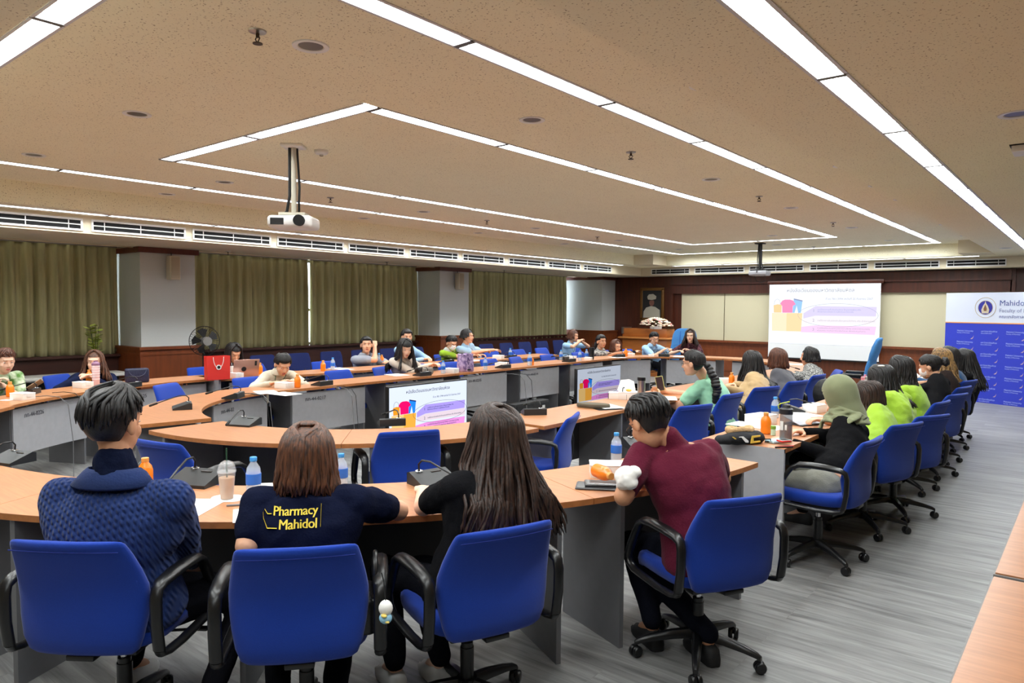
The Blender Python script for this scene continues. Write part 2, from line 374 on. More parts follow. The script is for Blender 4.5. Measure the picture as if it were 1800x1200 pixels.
names = ['inner rectangle of ceiling lights, short near side', 'inner rectangle of ceiling lights, short far side', 'inner rectangle of ceiling lights, long left side', 'inner rectangle of ceiling lights, long right side',
 'outer rectangle of ceiling lights, short near side', 'outer rectangle of ceiling lights, short far side', 'outer rectangle of ceiling lights, long left side', 'outer rectangle of ceiling lights, long right side',
 'low ceiling light line down the right side of the room', 'low ceiling light line above the air slots by the curtains', 'low ceiling light line above the wall with the screen', 'added low ceiling light line over the near end, out of view']
for s, nm in zip(slots, names):
    fs_ = troffer(*s)
    ordn = ['first', 'second', 'third', 'fourth', 'fifth', 'sixth', 'seventh', 'eighth', 'ninth', 'tenth', 'eleventh', 'twelfth', 'thirteenth', 'fourteenth']
    for k, o in enumerate(fs_):
        way = 'from the left' if (s[1]-s[0]) > (s[3]-s[2]) else 'from the near end'
        o['label'] = '%s light %s, %s' % (ordn[k], way, nm.replace('of ceiling lights', 'of lights').replace('ceiling light line', 'light line').replace('down the right side of the room', 'along the right side').replace('above the air slots by the curtains', 'above the curtain-side air slots').replace('above the wall with the screen', 'above the screen wall')) if len(fs_) > 1 else nm
        o['group'] = nm
vp = thing('air_vent', 'v', 'air vent')
g = G()
for z in (-.062, 0, .062): g.box((0, -.006, z), (1.13, .012, .012 if z == 0 else .022))
for s in (-1, 1): g.box((s*.555, -.006, 0), (.022, .012, .14))
for x in (-.42, 0, .42): g.box((x, -.004, 0), (.008, .01, .13))
g.build('vent_frame', WPLAST, vp, smooth=False)
for z in (-.028, .028): G().box((0, .0, z), (1.1, .004, .042)).build('slot', SLOT, vp, smooth=False)
Lv = [(2.1, 3.2), (3.31, 4.38), (4.49, 5.58), (5.70, 6.82), (6.93, 8.06), (8.19, 9.34), (9.47, 10.62), (10.78, 11.95), (12.08, 13.25), (13.39, 14.56)]
Bv = [(-8.65, -7.64), (-7.5, -6.3), (-6.17, -4.99), (-4.85, -3.71), (-3.58, -2.44), (-2.31, -1.37)]
first = True
for k, (a, b) in enumerate(Lv+Bv):
    o = vp if first else dup(vp); first = False; L_ = k < len(Lv); i = k if L_ else k-len(Lv)
    o.location = (-8.944, (a+b)/2, 2.525) if L_ else ((a+b)/2, 15.994, 2.525)
    o.rotation_euler.z = pi/2 if L_ else 0; o.scale = ((b-a)/1.11, 1, .95)
    o['label'] = 'linear air vent above the curtains, number %s from the left edge of the photo' % ordn[i] if L_ else 'linear air vent above the wall with the screen, %s from the left' % ordn[i]
    o['label'] = o['label'].replace('number ', ''); o['group'] = 'air vents above the curtains' if L_ else 'air vents above the screen wall'
# round downlights
dp = thing('downlight', 'x', 'downlight')
G().lathe([(.058, .012), (.062, -.004), (.085, -.006), (.087, 0), (.087, .002), (.058, .002)], 28).build('trim_ring', WPLAST, dp)
G().cyl((0, 0, -.001), .058, .004, 24).build('lamp_face', mat('unlit_lamp', (84, 74, 64), .3), dp)
first = True; col = {-1.75: 'right of the outer light rectangle', -2.93: 'between the two light rectangles on the right', -4.85: 'near the middle line of the ceiling', -6.84: 'between the two light rectangles on the left', -8.05: 'left of the outer light rectangle'}
P = [(-1.73, 3.77), (-1.74, 6.58), (-1.75, 7.83), (-1.75, 8.95), (-1.75, 11.9), (-1.75, 13.9), (-2.94, 2.06), (-2.93, 3.76), (-2.91, 6.52), (-2.95, 8.92), (-2.93, 11.6), (-2.93, 14.1), (-4.86, 2.08), (-4.85, 13.9), (-4.3, 12.1), (-6.87, 2.11), (-6.83, 3.76), (-6.84, 6.5), (-6.84, 8.9), (-6.84, 11.4), (-6.84, 13.8), (-8.09, 3.77), (-8.05, 6.5), (-8.05, 8.9), (-8.05, 11.4)]
for x, y in P:
    o = dp if first else dup(dp); first = False; o.location = (x, y, ZM); o['group'] = 'round ceiling downlights'
    kx = min(col, key=lambda a: abs(a-x)); row = ordn[sorted(q[1] for q in P if min(col, key=lambda a: abs(a-q[0])) == kx).index(y)]
    o['label'] = 'round downlight %s, %s from the near end' % (col[kx], row)
for x, y, lb in ((-.36, 4.48, 'round downlight in the low ceiling at the right edge'), (-1.2, 13.9, 'round downlight in the low ceiling by the screen wall corner')):
    dup(dp, (x, y, ZL), label=lb)
sp = thing('sprinkler', 'y', 'sprinkler')
G().lathe([(.04, 0), (.038, -.006), (.012, -.012)], 20).build('sprinkler_plate', STEEL, sp)
G().tube([(0, 0, -.01), (0, 0, -.03)], .008, 8).tube([(-.004, 0, -.02), (-.018, 0, -.035), (0, 0, -.052)], .003, 6).tube([(.004, 0, -.02), (.018, 0, -.035), (0, 0, -.052)], .003, 6).cyl((0, 0, -.058), .022, .004, 12).build('sprinkler_head', mat('dark_brass', (70, 56, 40), .4, metal=.8), sp)
for k, (x, y, z, lb) in enumerate(((-2.97, 1.8, ZM, 'sprinkler head near the top left, beside the nearest big downlight'), (-2.91, 5.01, ZM, 'sprinkler head in the middle of the ceiling between light lines'), (-2.93, 7.82, ZM, 'sprinkler head just beyond the middle, between the right light lines'), (-2.97, 10.78, ZM, 'sprinkler head near the far end between the right light lines'), (-6.82, 5.03, ZM, 'sprinkler head just right of the near projector'), (-6.79, 7.69, ZM, 'sprinkler head on the left half of the ceiling, far from the projector'), (-6.8, 10.6, ZM, 'sprinkler head far left near the light corner'), (-10.1, 5.6, ZS, 'sprinkler head in the low soffit right of the first column'), (-10.0, 8.6, ZS, 'sprinkler head in the low soffit before the second column'), (-10.0, 11.9, ZS, 'sprinkler head in the low soffit past the second column'), (-4.4, 14.7, ZM, 'sprinkler head above the screen near the far lights'))):
    o = sp if k == 0 else dup(sp); o.location = (x, y, z); o['label'] = lb; o['group'] = 'sprinkler heads'
o = thing('smoke_detector', 'white smoke detector beside the near projector pole', 'smoke detector', (-4.82, 3.47, ZM))
G().lathe([(.055, 0), (.055, -.018), (.045, -.03), (.02, -.034)], 24).build('detector_body', WPLAST, o); G().cyl((0, 0, -.045), .016, .012, 12).build('sensor', CHROME, o)
o = thing('exit_lamp', 'white emergency lamp box on the low ceiling at the right edge', 'emergency lamp', (-.40, 5.38, ZL), 0, None, .62)
G().box((0, 0, -.035), (.16, .3, .07), bev=.012).build('lamp_box', WPLAST, o); G().box((0, 0, -.005), (.19, .33, .01)).build('mount_plate', BLACKM, o)
# projectors on poles
def projector(loc, rz, lab, dark, zb):
    o = thing('projector', lab, 'projector', loc, rz); m = WPLAST if not dark else mat('dusky_plastic', (150, 150, 155), .45); D = zb-loc[2]
    G().box((0, 0, -.01), (.16, .16, .02), bev=.004).build('ceiling_plate', BLACKM if dark else WPLAST, o)
    G().tube([(0, 0, 0), (0, 0, D+.12)], .02 if not dark else .026, 12).box((0, 0, D+.11), (.2, .14, .02)).build('pole', BLACKM if dark else mat('ivory_tube', (170, 165, 150), .5), o)
    g = G().box((0, 0, D+.045), (.34, .27, .095), bev=.03, seg=4); g.build('projector_body', m, o)
    G().cyl((0, 0, 0), .042, .03, 24, Matrix.Translation((.08, -.135, D+.05)) @ Matrix.Rotation(pi/2, 4, 'X')).build('lens', SLOT, o)
    G().box((-.09, -.136, D+.045), (.10, .006, .05)).build('grille', BLACKM, o)
    g = G().tube([(.02, .02, 0), (.035, .03, D*.5), (.03, .03, D+.2), (.01, .1, D+.12), (.0, .15, D+.06)], .009, 8).tube([(-.03, .0, 0), (-.035, .01, D*.6), (-.07, .05, D+.14), (-.12, .08, D+.10)], .012, 8)
    if dark: g.tube([(-.1, .0, D), (-.13, .03, D-.09), (-.04, 0, D-.13), (.05, .02, D-.1), (.1, 0, D)], .005, 6).tube([(-.08, -.1, D+.1), (0, -.16, D+.14), (.08, -.1, D+.1)], .008, 6)
    g.build('cable', BLACKM, o)
projector((-4.84, 3.23, ZM), rad(40), 'white ceiling projector on a pole in the left foreground', False, 2.22)
projector((-4.96, 13.35, ZM), rad(180), 'dark-cabled ceiling projector hanging in front of the screen wall', True, 2.25)
for x, y, rz, lb in ((-10.28, 4.83, 0, 'cream loudspeaker high on the first grey column'), (-10.28, 10.72, 0, 'cream loudspeaker high on the second grey column')):
    o = thing('loudspeaker', lb, 'loudspeaker', (x, y, 2.15), pi/2)
    G().box((0, -.07, 0), (.15, .14, .34), bev=.02, seg=3).build('speaker_cabinet', CREAMP, o)
    G().box((0, -.142, 0), (.12, .006, .30), bev=.002).build('speaker_grille', mat('grille_cream', (170, 160, 140), .8), o)
    G().tube([(0, -.02, .17), (0, -.01, .22)], .006, 6).box((0, .0, .0), (.06, .02, .1)).build('bracket', BLACKM, o)
# ------------------------------------------------------------------ desks
CX, CY, CY2 = -5.1, 4.2, 10.65
TT, TH = .75, .028
def arc(cx, cy, r0, r1, a0, a1):
    return lambda u, v: (cx+(r0+(r1-r0)*v)*cos(rad(a0+(a1-a0)*u)), cy+(r0+(r1-r0)*v)*sin(rad(a0+(a1-a0)*u)))
def row(xi, xo, y0, y1, xi2=None, xo2=None):
    return lambda u, v: ((xi+((xi2 if xi2 is not None else xi)-xi)*u)*(1-v)+(xo+((xo2 if xo2 is not None else xo)-xo)*u)*v, y0+(y1-y0)*u)
def desk(p, lab, group, wd=.57, n=14, full=(0, 0), num=None, legs=(1, 1), pan=True, tg=None):
    ox, oy = p(.5, .5); o = thing('conference_desk', lab, 'desk', (ox, oy, 0), group=group)
    q = lambda u, v: (p(u, v)[0]-ox, p(u, v)[1]-oy)
    e = .0012
    out = [q(e+(1-2*e)*i/n, 0) for i in range(n+1)]+[q(e+(1-2*e)*i/n, 1) for i in range(n, -1, -1)]
    s = 0
    for i in range(len(out)): a, b = out[i], out[(i+1) % len(out)]; s += a[0]*b[1]-b[0]*a[1]
    if s < 0: out = out[::-1]
    t = G().prism(out, TT-.003, TT).build('tabletop', WOODTOP, o, smooth=False)
    G().prism(out, TT-TH, TT-.003).build('edge_band', WOODEDGE, t, smooth=False)
    L = (V(q(1, .5))-V(q(0, .5))).length; du = .16/L; th = .022/L
    if pan:
        v0 = .13; v1 = v0+.03; g = G(); A = [q(du+(1-2*du)*i/n, v0) for i in range(n+1)]; B = [q(du+(1-2*du)*i/n, v1) for i in range(n+1)]
        P = A+B[::-1]; s = sum(P[i][0]*P[(i+1) % len(P)][1]-P[(i+1) % len(P)][0]*P[i][1] for i in range(len(P)))
        g.prism(P if s > 0 else P[::-1], .27, .69); mp_ = g.build('modesty_panel', GREYL, o, smooth=False)
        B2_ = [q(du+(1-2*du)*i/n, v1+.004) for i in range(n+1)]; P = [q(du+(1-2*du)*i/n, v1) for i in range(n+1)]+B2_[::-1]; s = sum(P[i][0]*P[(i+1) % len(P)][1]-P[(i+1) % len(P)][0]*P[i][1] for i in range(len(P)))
        G().prism(P if s > 0 else P[::-1], .27, .69).build('shade_backing', GREYD, mp_, smooth=False)  # thin dark sheet on the user side, under-desk shade painted as colour
    for k, (u0, fl) in enumerate(((du, full[0]), (1-du, full[1]))):
        if not legs[k]: continue
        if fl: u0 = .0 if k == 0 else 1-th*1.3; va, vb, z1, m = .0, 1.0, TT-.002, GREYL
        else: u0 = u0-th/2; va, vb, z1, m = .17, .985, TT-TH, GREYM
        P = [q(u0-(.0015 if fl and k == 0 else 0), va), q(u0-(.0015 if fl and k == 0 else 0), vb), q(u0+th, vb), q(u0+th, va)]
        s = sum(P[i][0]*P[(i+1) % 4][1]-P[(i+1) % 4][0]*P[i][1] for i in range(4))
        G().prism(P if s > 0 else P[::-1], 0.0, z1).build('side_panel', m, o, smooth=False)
    if num:
        a = V(q(.12+du, v0)); b = V(q(.4, v0)); d = (b-a).normalized(); d3 = V((d.x, d.y, 0)); nrm = d3.cross(V((0, 0, 1)))
        inw = V((p(.5, 0)[0]-p(.5, 1)[0], p(.5, 0)[1]-p(.5, 1)[1], 0))
        if nrm.dot(inw) < 0: a, d3 = V(q(.88-du, v0)) if False else V(q(.45, v0)), -d3; nrm = -nrm
        text(num, .055, mat('pencil_mark', (70, 70, 78), .8), o, V((a.x, a.y, .60))+nrm*.004, facing(d3.x, d3.y, 0), name='inventory_mark')
    return o
go, gi = 'outer ring desks', 'inner ring desks'
A = [-2.5, -23.3, -45, -66.5, -88.2]
nm = ['at the right tip of the near curve, before the man in maroon', 'of the near curve, in front of the woman with long black hair', 'of the near curve, in front of the woman in the navy polo', 'of the near curve, in front of the man in the blue sweater']
for i in range(4): desk(arc(CX, CY, 3.03, 3.62, A[i], A[i+1]), 'curved desk '+nm[i], go)
desk(arc(CX, CY, 3.03, 3.62, -88.2, -110), 'curved desk at the bottom left edge, left of the man in the blue sweater', go)
desk(arc(CX, CY, 3.03, 3.60, -110, -134), 'curved desk out past the left edge of the photo', go)
desk(arc(CX, CY, 3.06, 3.60, -134, -157), 'curved desk at the left edge in front of the woman in the green print shirt', go, num='ภก-44-0226')
desk(arc(CX, CY, 3.06, 3.60, -157, -184), 'curved desk in front of the woman in the navy blazer, with purse on it', go, num='ภก-44-0225')
for i, (a0, a1, l) in enumerate(((-90.5, -45, 'curved inner desk with the pointed left tip, in the centre of the near ring'), (-45, -2, 'curved inner desk behind the empty blue chairs, near the second empty chair'))):
    desk(arc(CX, CY, 1.42, 1.97, a0, a1), l, gi)
for a0, a1, l, nmb in ((-99, -139, 'short curved inner desk with a microphone, left of the pointed one', None), (-139, -180, 'curved inner desk on the left, right of the empty light-lit blue chair', 'ภก-44-0218')):
    desk(arc(CX, CY, 1.42, 1.93, a0, a1), l, gi, num=nmb)
n_ = 5; o5 = ['first', 'second', 'third', 'fourth', 'fifth']
for i in range(n_):
    y0 = CY+(CY2-CY)*i/n_; y1 = CY+(CY2-CY)*(i+1)/n_
    desk(row(CX-1.42, CX-1.93, y0, y1), o5[i]+' straight desk of the left inner row, counted from the near end', gi, num=('ภก-44-02%02d' % (17-i)) if i < 4 else None)
    desk(row(CX+1.42, CX+1.95, y0+.02, y1+.02), o5[i]+' straight desk of the right inner row, counted from the near end', gi)
for i in range(4):
    desk(arc(CX, CY2, 1.42, 1.95, 45*i+.5, 45*i+45), 'far curved desk, '+['first from the right', 'second from the right', 'in front of the woman at the head of the table', 'beside the person in light blue at the far left'][i], gi)
ys = [4.33, 5.6, 6.9, 8.2, 9.5, 10.8]
xs = [(-8.05, -8.62), (-7.8, -8.35), (-7.72, -8.27), (-7.7, -8.25), (-7.7, -8.25), (-7.7, -8.25)]
for i in range(5):
    desk(row(xs[i][0], xs[i][1], ys[i], ys[i+1], xs[i+1][0], xs[i+1][1]), o5[i]+' desk of the left outer row by the curtains, from the near end', go, full=(1 if i == 0 else 0, 0), num='ภก-44-0224' if i == 0 else None)
ys = [4.53+1.3*i for i in range(6)]
for i in range(5):
    desk(row(CX+3.05, CX+3.6, ys[i], ys[i+1]), o5[i]+' desk of the right outer row, counted from the near end', go, full=(1 if i == 0 else 0, 0))
# plain tables along the bottom right
for y0, y1, lb in ((.95, 2.825, 'plain wooden table at the bottom right corner, nearest the camera'), (2.86, 4.75, 'plain wooden table at the right edge, beyond the nearest one')):
    o = thing('side_table', lb, 'table', (.33, (y0+y1)/2, 0)); h = (y1-y0)/2
    t = G().box((0, 0, TT-.004), (1.14, 2*h-.012, .008)).build('tabletop', WOODTOP, o, smooth=False)
    G().box((0, 0, TT-.02), (1.152, 2*h, .03), bev=.003).build('edge_band', FRAMEG, t, smooth=False)
    for a in (-1, 1): G().box((0, a*(h-.1), .36), (.9, .02, .72)).build('side_panel', GREYD, o, smooth=False)
    G().box((.2, 0, .45), (.02, 2*h-.24, .45)).build('modesty_panel', GREYD, o, smooth=False)
# ------------------------------------------------------------------ office chair
def sring(cx_, cy_, z, hw, hd, curve, n=28, ex=3.2, tilt=0):
    out = []
    for k in range(n):
        a = 2*pi*k/n; c_, s_ = cos(a), sin(a)
        x = hw*math.copysign(abs(c_)**(2/ex), c_); y = hd*math.copysign(abs(s_)**(2/ex), s_)
        out.append(V((cx_+x, cy_+y+curve*(x/.23)**2, z+tilt*y)))
    return out
def make_chair():
    t = thing('office_chair', 'c', 'chair')
    prof = [(.405, -.235, .150, .012), (.410, -.24, .175, .026), (.425, -.245, .195, .034), (.47, -.25, .212, .038), (.54, -.245, .226, .040), (.60, -.24, .233, .040), (.66, -.25, .232, .038), (.72, -.272, .222, .036), (.78, -.30, .210, .033), (.81, -.316, .203, .030), (.825, -.323, .198, .024), (.833, -.327, .190, .014), (.836, -.328, .17, .004)]
    G().loft([sring(0, y, z, w_, d_, .022, tilt=-.2) for z, y, w_, d_ in prof]).build('backrest', BLUE, t, ang=60)
    G().tube([V((.2045*cos(a)*1.0, -.327-.029+.0*a, .803)) if False else V((x, -.3155-.0305-.0+.022*(x/.23)**2, .8035)) for x in [(-.19+.38*i/12) for i in range(13)] for a in (0,)], .0022, 5).build('seam', mat('seam_blue', (16, 38, 120), .95), t)
    rings = []
    for z, k, r in ((.405, .80, 0), (.41, .92, 0), (.42, .98, 0), (.45, 1, 0), (.468, .985, 0), (.478, .94, 0), (.482, .84, 0)):
        rings.append([V((p.x, p.y, p.z-(.035 if p.y > .17 else 0)*max(0, (p.y-.10)/.15))) for p in sring(0, .01, z, .235*k, .235*k, 0, ex=4)])
    G().loft(rings).build('seat', BLUE, t, ang=60)
    for s in (-1, 1):
        pts = [(-.235, .43), (-.25, .52), (-.252, .61), (-.243, .645), (-.215, .66), (-.13, .668), (-.04, .668), (.03, .662), (.075, .64), (.11, .59), (.15, .52), (.175, .465), (.165, .425), (.12, .405), (.03, .40), (-.08, .395), (-.18, .40), (-.225, .412), (-.235, .43)]
        wr = [.023]*4+[.027, .031, .031, .030]+[.024]*3+[.021]*8
        a = G().tube([(s*.272, y, z) for y, z in pts], wr, 10, flat=.62, up=(0, 1, 0)); a.build('armrest', BLACK, t, ang=70)
    G().box((0, -.02, .385), (.30, .30, .03), bev=.008).box((0, 0, .36), (.12, .2, .04), bev=.01).box((0, -.19, .40), (.10, .14, .02), bev=.004).tube([(.1, .05, .36), (.25, .09, .355)], .006, 8).box((.26, .095, .355), (.05, .03, .012), bev=.004).build('seat_mechanism', BLACK, t)
    G().cyl((0, 0, .10), .028, .16, 20).cyl((0, 0, .22), .024, .06, 20).build('column_sleeve', BLACK, t)
    G().cyl((0, 0, .24), .014, .11, 16).build('gas_lift', CHROME, t)
    g = G().cyl((0, 0, .085), .042, .05, 20)
    b = g; cas = []
    for k in range(5):
        a = 2*pi*k/5+.3; d = V((cos(a), sin(a), 0)); n = V((-sin(a), cos(a), 0))
        st = [(.02, .115, .026, .020), (.12, .108, .022, .018), (.22, .092, .018, .014), (.275, .078, .015, .011), (.295, .066, .011, .010)]
        g.loft([[d*r+n*(w_*c1)+V((0, 0, z+h*c2)) for c1, c2 in ((-1, -1), (1, -1), (1, .2), (.5, 1), (-.5, 1), (-1, .2))] for r, z, w_, h in st])
        cas.append((d, n))
    base = g.build('star_base', BLACK, t, ang=50)
    for d, n in cas:
        g = G(); a2 = (d+n*.6).normalized(); ax = V((-a2.y, a2.x, 0)); c0 = d*.290; M = Matrix.Translation(c0)
        for s in (-1, 1):
            R = V((0, 0, 1)).rotation_difference(ax).to_matrix().to_4x4()
            g.lathe([(.006, s*.004), (.024, s*.004), (.0265, s*.008), (.0265, s*.018), (.022, s*.024), (.006, s*.025)], 16, (0, 0, 0), Matrix.Translation(c0+V((0, 0, .0270))) @ R)
        g.box((0, 0, .040), (.022, .02, .03), M, .004); g.build('caster', BLACK, base)
    return t
chair0 = make_chair(); chair_used = [False]
def chair(px, py, fx, fy, lab, group=None, s=1, back=.33):
    l = math.hypot(fx, fy); fx, fy = fx/l, fy/l
    loc = (px+fx*back, py+fy*back, 0); rz = yaw_of(fx, fy)
    if not chair_used[0]: chair_used[0] = True; o = chair0; o.location = loc; o.rotation_euler.z = rz; o['label'] = lab; o.scale = (s,)*3
    else: o = dup(chair0, loc, rz, lab, scale=s)
    o['group'] = group or 'blue office chairs'
    return o
def ctr(px, py, tw=0):
    a = math.atan2(CY-py, CX-px)+rad(tw); return cos(a), sin(a)
CH = {}
def ch(k, px, py, lab, tw=0, f=None, s=1):
    d = f or ctr(px, py, tw); CH[k] = chair(px, py, d[0], d[1], lab, s=s); return CH[k]
ch('c1', -2.65, .87, 'blue office chair at the bottom left, under the man in the blue sweater', 0)
ch('c2', -2.01, 1.34, 'blue office chair under the woman in the navy lettered polo shirt', 3)
ch('c3', -1.62, 1.96, 'blue office chair under the woman with long black hair, bottom centre', 12)
ch('c4', -1.12, 2.94, 'blue office chair with full base visible behind the man in the maroon shirt', f=(-.87, .49))
ch('c5', -1.04, 4.81, 'blue office chair under the woman in the headscarf', f=(-1, .05))
ch('c6', -1.0, 5.62, 'second blue office chair of the right row, behind the half-hidden green shirt', f=(-1, .35))
ch('c7', -.93, 6.2, 'third blue office chair of the right row, behind the woman with the white hair clip', f=(-1, .45))
ch('c8', -1.02, 7.2, 'fourth blue office chair of the right row, behind the second lime shirt', f=(-1, .15))
ch('c9', -1.0, 7.95, 'fifth blue office chair of the right row, behind the woman in the black cardigan', f=(-1, .3))
ch('c10', -1.05, 8.75, 'sixth blue office chair of the right row, behind the woman with streaked hair', f=(-1, .2))
ch('c11', -1.1, 9.6, 'seventh blue office chair of the right row, behind the woman in dark teal', f=(-1, .25))
ch('c12', -1.15, 10.5, 'eighth blue office chair of the right row, at its far end under the last woman', f=(-1, .1))
ch('e1', -3.37, 3.09, 'empty blue office chair in the centre, in front of the television', 4)
ch('e2', -2.98, 4.38, 'empty blue office chair at the inner ring, right of the centre one', 18)
ch('e3', -4.21, 1.87, 'empty blue office chair just right of the sweater man\'s head', -8)
ch('r0', -2.53, 5.5, 'empty blue office chair turned sideways, behind the maroon man\'s shoulder', f=(-.95, .32))
ch('r1', -2.62, 6.5, 'blue office chair under the woman in mint green', f=(-1, .1))
ch('r2', -2.59, 7.3, 'blue office chair under the woman in the tan jacket', f=(-1, .35))
ch('r3', -2.55, 8.15, 'blue office chair behind the woman in the grey top', f=(-1, .25))
ch('r4', -2.6, 9.1, 'blue office chair behind the woman in black and white tweed', f=(-1, .1))
ch('r5', -2.6, 9.95, 'empty blue office chair just in front of the tall blue armchair', f=(-1, -.5))
for k, (x, y, lb, f) in enumerate(((-7.45, 3.4, 'empty blue chair left of the beige-shirted woman, at the kink of the desks', (.9, .5)), (-7.5, 4.35, 'blue chair under the woman writing in a beige shirt', (1, .1)), (-7.5, 5.6, 'empty blue chair between the beige shirt and the cream cardigan', (1, .0)), (-7.5, 6.3, 'narrow-looking empty blue chair touching the woman in the cream cardigan', (1, .3)), (-7.5, 6.95, 'blue chair of the woman in the cream cardigan', (1, 0)), (-7.45, 7.55, 'empty blue chair behind the purple patterned bag', (1, -.1)), (-7.45, 8.45, 'empty blue chair pushed in, right of the purple bag', (1, 0)), (-7.45, 9.1, 'empty blue chair pushed in, behind the white box on the left inner row', (1, .2)), (-7.42, 9.95, 'tall-looking empty blue chair in the middle of the left inner row', (1, 0)), (-7.42, 10.9, 'empty blue chair left of the woman in the patterned blouse', (1, 0)), (-7.4, 11.7, 'blue chair of the woman in the patterned blouse', (1, -.2)), (-7.3, 12.4, 'blue chair of the woman in the red scarf', (1, -.3)), (-7.15, 13.3, 'empty blue chair left of the person in light blue with glasses', (1, -.6)))):
    ch('l%d' % k, x, y, lb, f=f, s=.97)
for k, (x, y, lb, f) in enumerate(((-9.35, 2.2, 'blue chair of the woman in the green print shirt', (1, .5)), (-9.3, 3.0, 'blue chair seen left of the woman in the navy blazer', (1, .6)), (-9.15, 4.65, 'blue chair behind the red tote bag', (1, .1)), (-9.1, 5.35, 'blue chair behind the pink laptop', (1, .1)), (-8.85, 6.35, 'empty blue chair behind the desk with the orange and white bottles', (1, 0)), (-8.8, 7.05, 'blue chair of the woman in the grey polo resting her chin', (1, 0)), (-8.75, 7.9, 'blue chair of the woman with sunglasses on her head', (1, 0)), (-8.75, 8.7, 'empty blue chair left of the masked person in lime green', (1, .1)), (-8.75, 9.35, 'blue chair of the masked person in lime green', (1, 0)), (-8.75, 10.0, 'blue chair of the woman with the short bob in light blue', (1, 0)), (-8.72, 10.75, 'empty blue chair right of the short-bobbed woman', (1, 0)), (-8.72, 11.5, 'empty blue chair in the left outer row, beside the woman using her phone', (1, 0)), (-8.7, 12.6, 'blue chair of the woman in light blue using her phone', (1, -.2)))):
    ch('m%d' % k, x, y, lb, f=f, s=.97)
# row of dark chairs along the window wall
dc = thing('side_chair', 'd', 'chair')
G().loft([sring(0, y, z, w_, .022, .02) for z, y, w_ in ((.50, -.2, .16), (.505, -.2, .20), (.6, -.21, .225), (.75, -.235, .225), (.83, -.255, .21), (.845, -.26, .18))]).build('backrest', BLUED, dc, ang=60)
G().box((0, .02, .44), (.46, .44, .06), bev=.025).build('seat', BLUED, dc)
for sx in (-1, 1):
    for sy in (-.16, .2): G().tube([(sx*.2, sy, .42), (sx*.22, sy*1.15, 0)], .011, 8).build('leg', BLACK, dc)
G().tube([(-.1, -.15, .43), (-.1, -.2, .62)], .01, 6).tube([(.1, -.15, .43), (.1, -.2, .62)], .01, 6).build('back_support', BLACK, dc)
yy = [5.55, 6.2, 6.85, 7.5, 8.15, 8.8, 9.45, 11.3, 11.95, 12.6, 13.25, 13.9, 14.55]
for i, y in enumerate(yy):
    o = dc if i == 0 else dup(dc); o.location = (-9.95 if y < 11 else -9.75, y, 0); o.rotation_euler.z = -pi/2; o['group'] = 'dark chairs along the window wall'
    o['label'] = 'dark navy side chair against the window wall, %s from the left' % ordn[i]
# high-backed armchairs
def exec_chair(x, y, fx, fy, lab):
    o = thing('executive_chair', lab, 'chair', (x, y, 0), yaw_of(fx, fy), 'high-backed light blue armchairs')
    pr = [(.46, -.20, .20, .03), (.48, -.20, .25, .045), (.60, -.225, .27, .05), (.72, -.25, .275, .05), (.82, -.262, .27, .045), (.90, -.275, .255, .033), (.905, -.277, .25, .036)]
    G().loft([sring(0, a, z, b, c, .03) for z, a, b, c in pr]).build('backrest', BLUEX, o, ang=60)
    pr = [(.905, -.277, .25, .036), (.912, -.279, .252, .033), (1.0, -.30, .25, .045), (1.10, -.325, .235, .045), (1.17, -.34, .205, .033), (1.21, -.348, .16, .034), (1.225, -.35, .10, .02)]
    G().loft([sring(0, a, z, b, c, .03) for z, a, b, c in pr]).build('headrest', BLUEX, o, ang=60)
    g = G()
    for s in (-.085, .085): g.tube([(s, -.2, .5), (s, -.178, .62), (s, -.205, .8), (s, -.24, .98), (s, -.29, 1.17)], .004, 6)
    g.build('stitching', BLUE, o)
    G().box((0, .03, .45), (.52, .5, .12), bev=.045, seg=4).build('seat', BLUEX, o)
    for s in (-1, 1):
        G().tube([(s*.29, -.2, .50), (s*.30, -.18, .66), (s*.30, .1, .68), (s*.30, .2, .64), (s*.29, .2, .46)], .02, 8, .7).box((s*.30, -.01, .69), (.07, .3, .035), bev=.014).build('armrest', BLACK, o)
    G().cyl((0, 0, .1), .03, .3, 16).build('column', BLACK, o)
    g = G().cyl((0, 0, .08), .05, .05, 16)
    for k in range(5):
        a = 2*pi*k/5; g.tube([(0, 0, .11), (.3*cos(a), .3*sin(a), .07)], [.024, .014], 8); g.cyl((.3*cos(a), .3*sin(a), 0), .026, .055, 12)
    g.build('star_base', BLACK, o); return o
exec_chair(-6.35, 13.0, .25, -1, 'high-backed light blue armchair behind the woman at the head of the table')
exec_chair(-2.78, 11.3, -1, -.1, 'empty high-backed light blue armchair seen from the side before the screen')
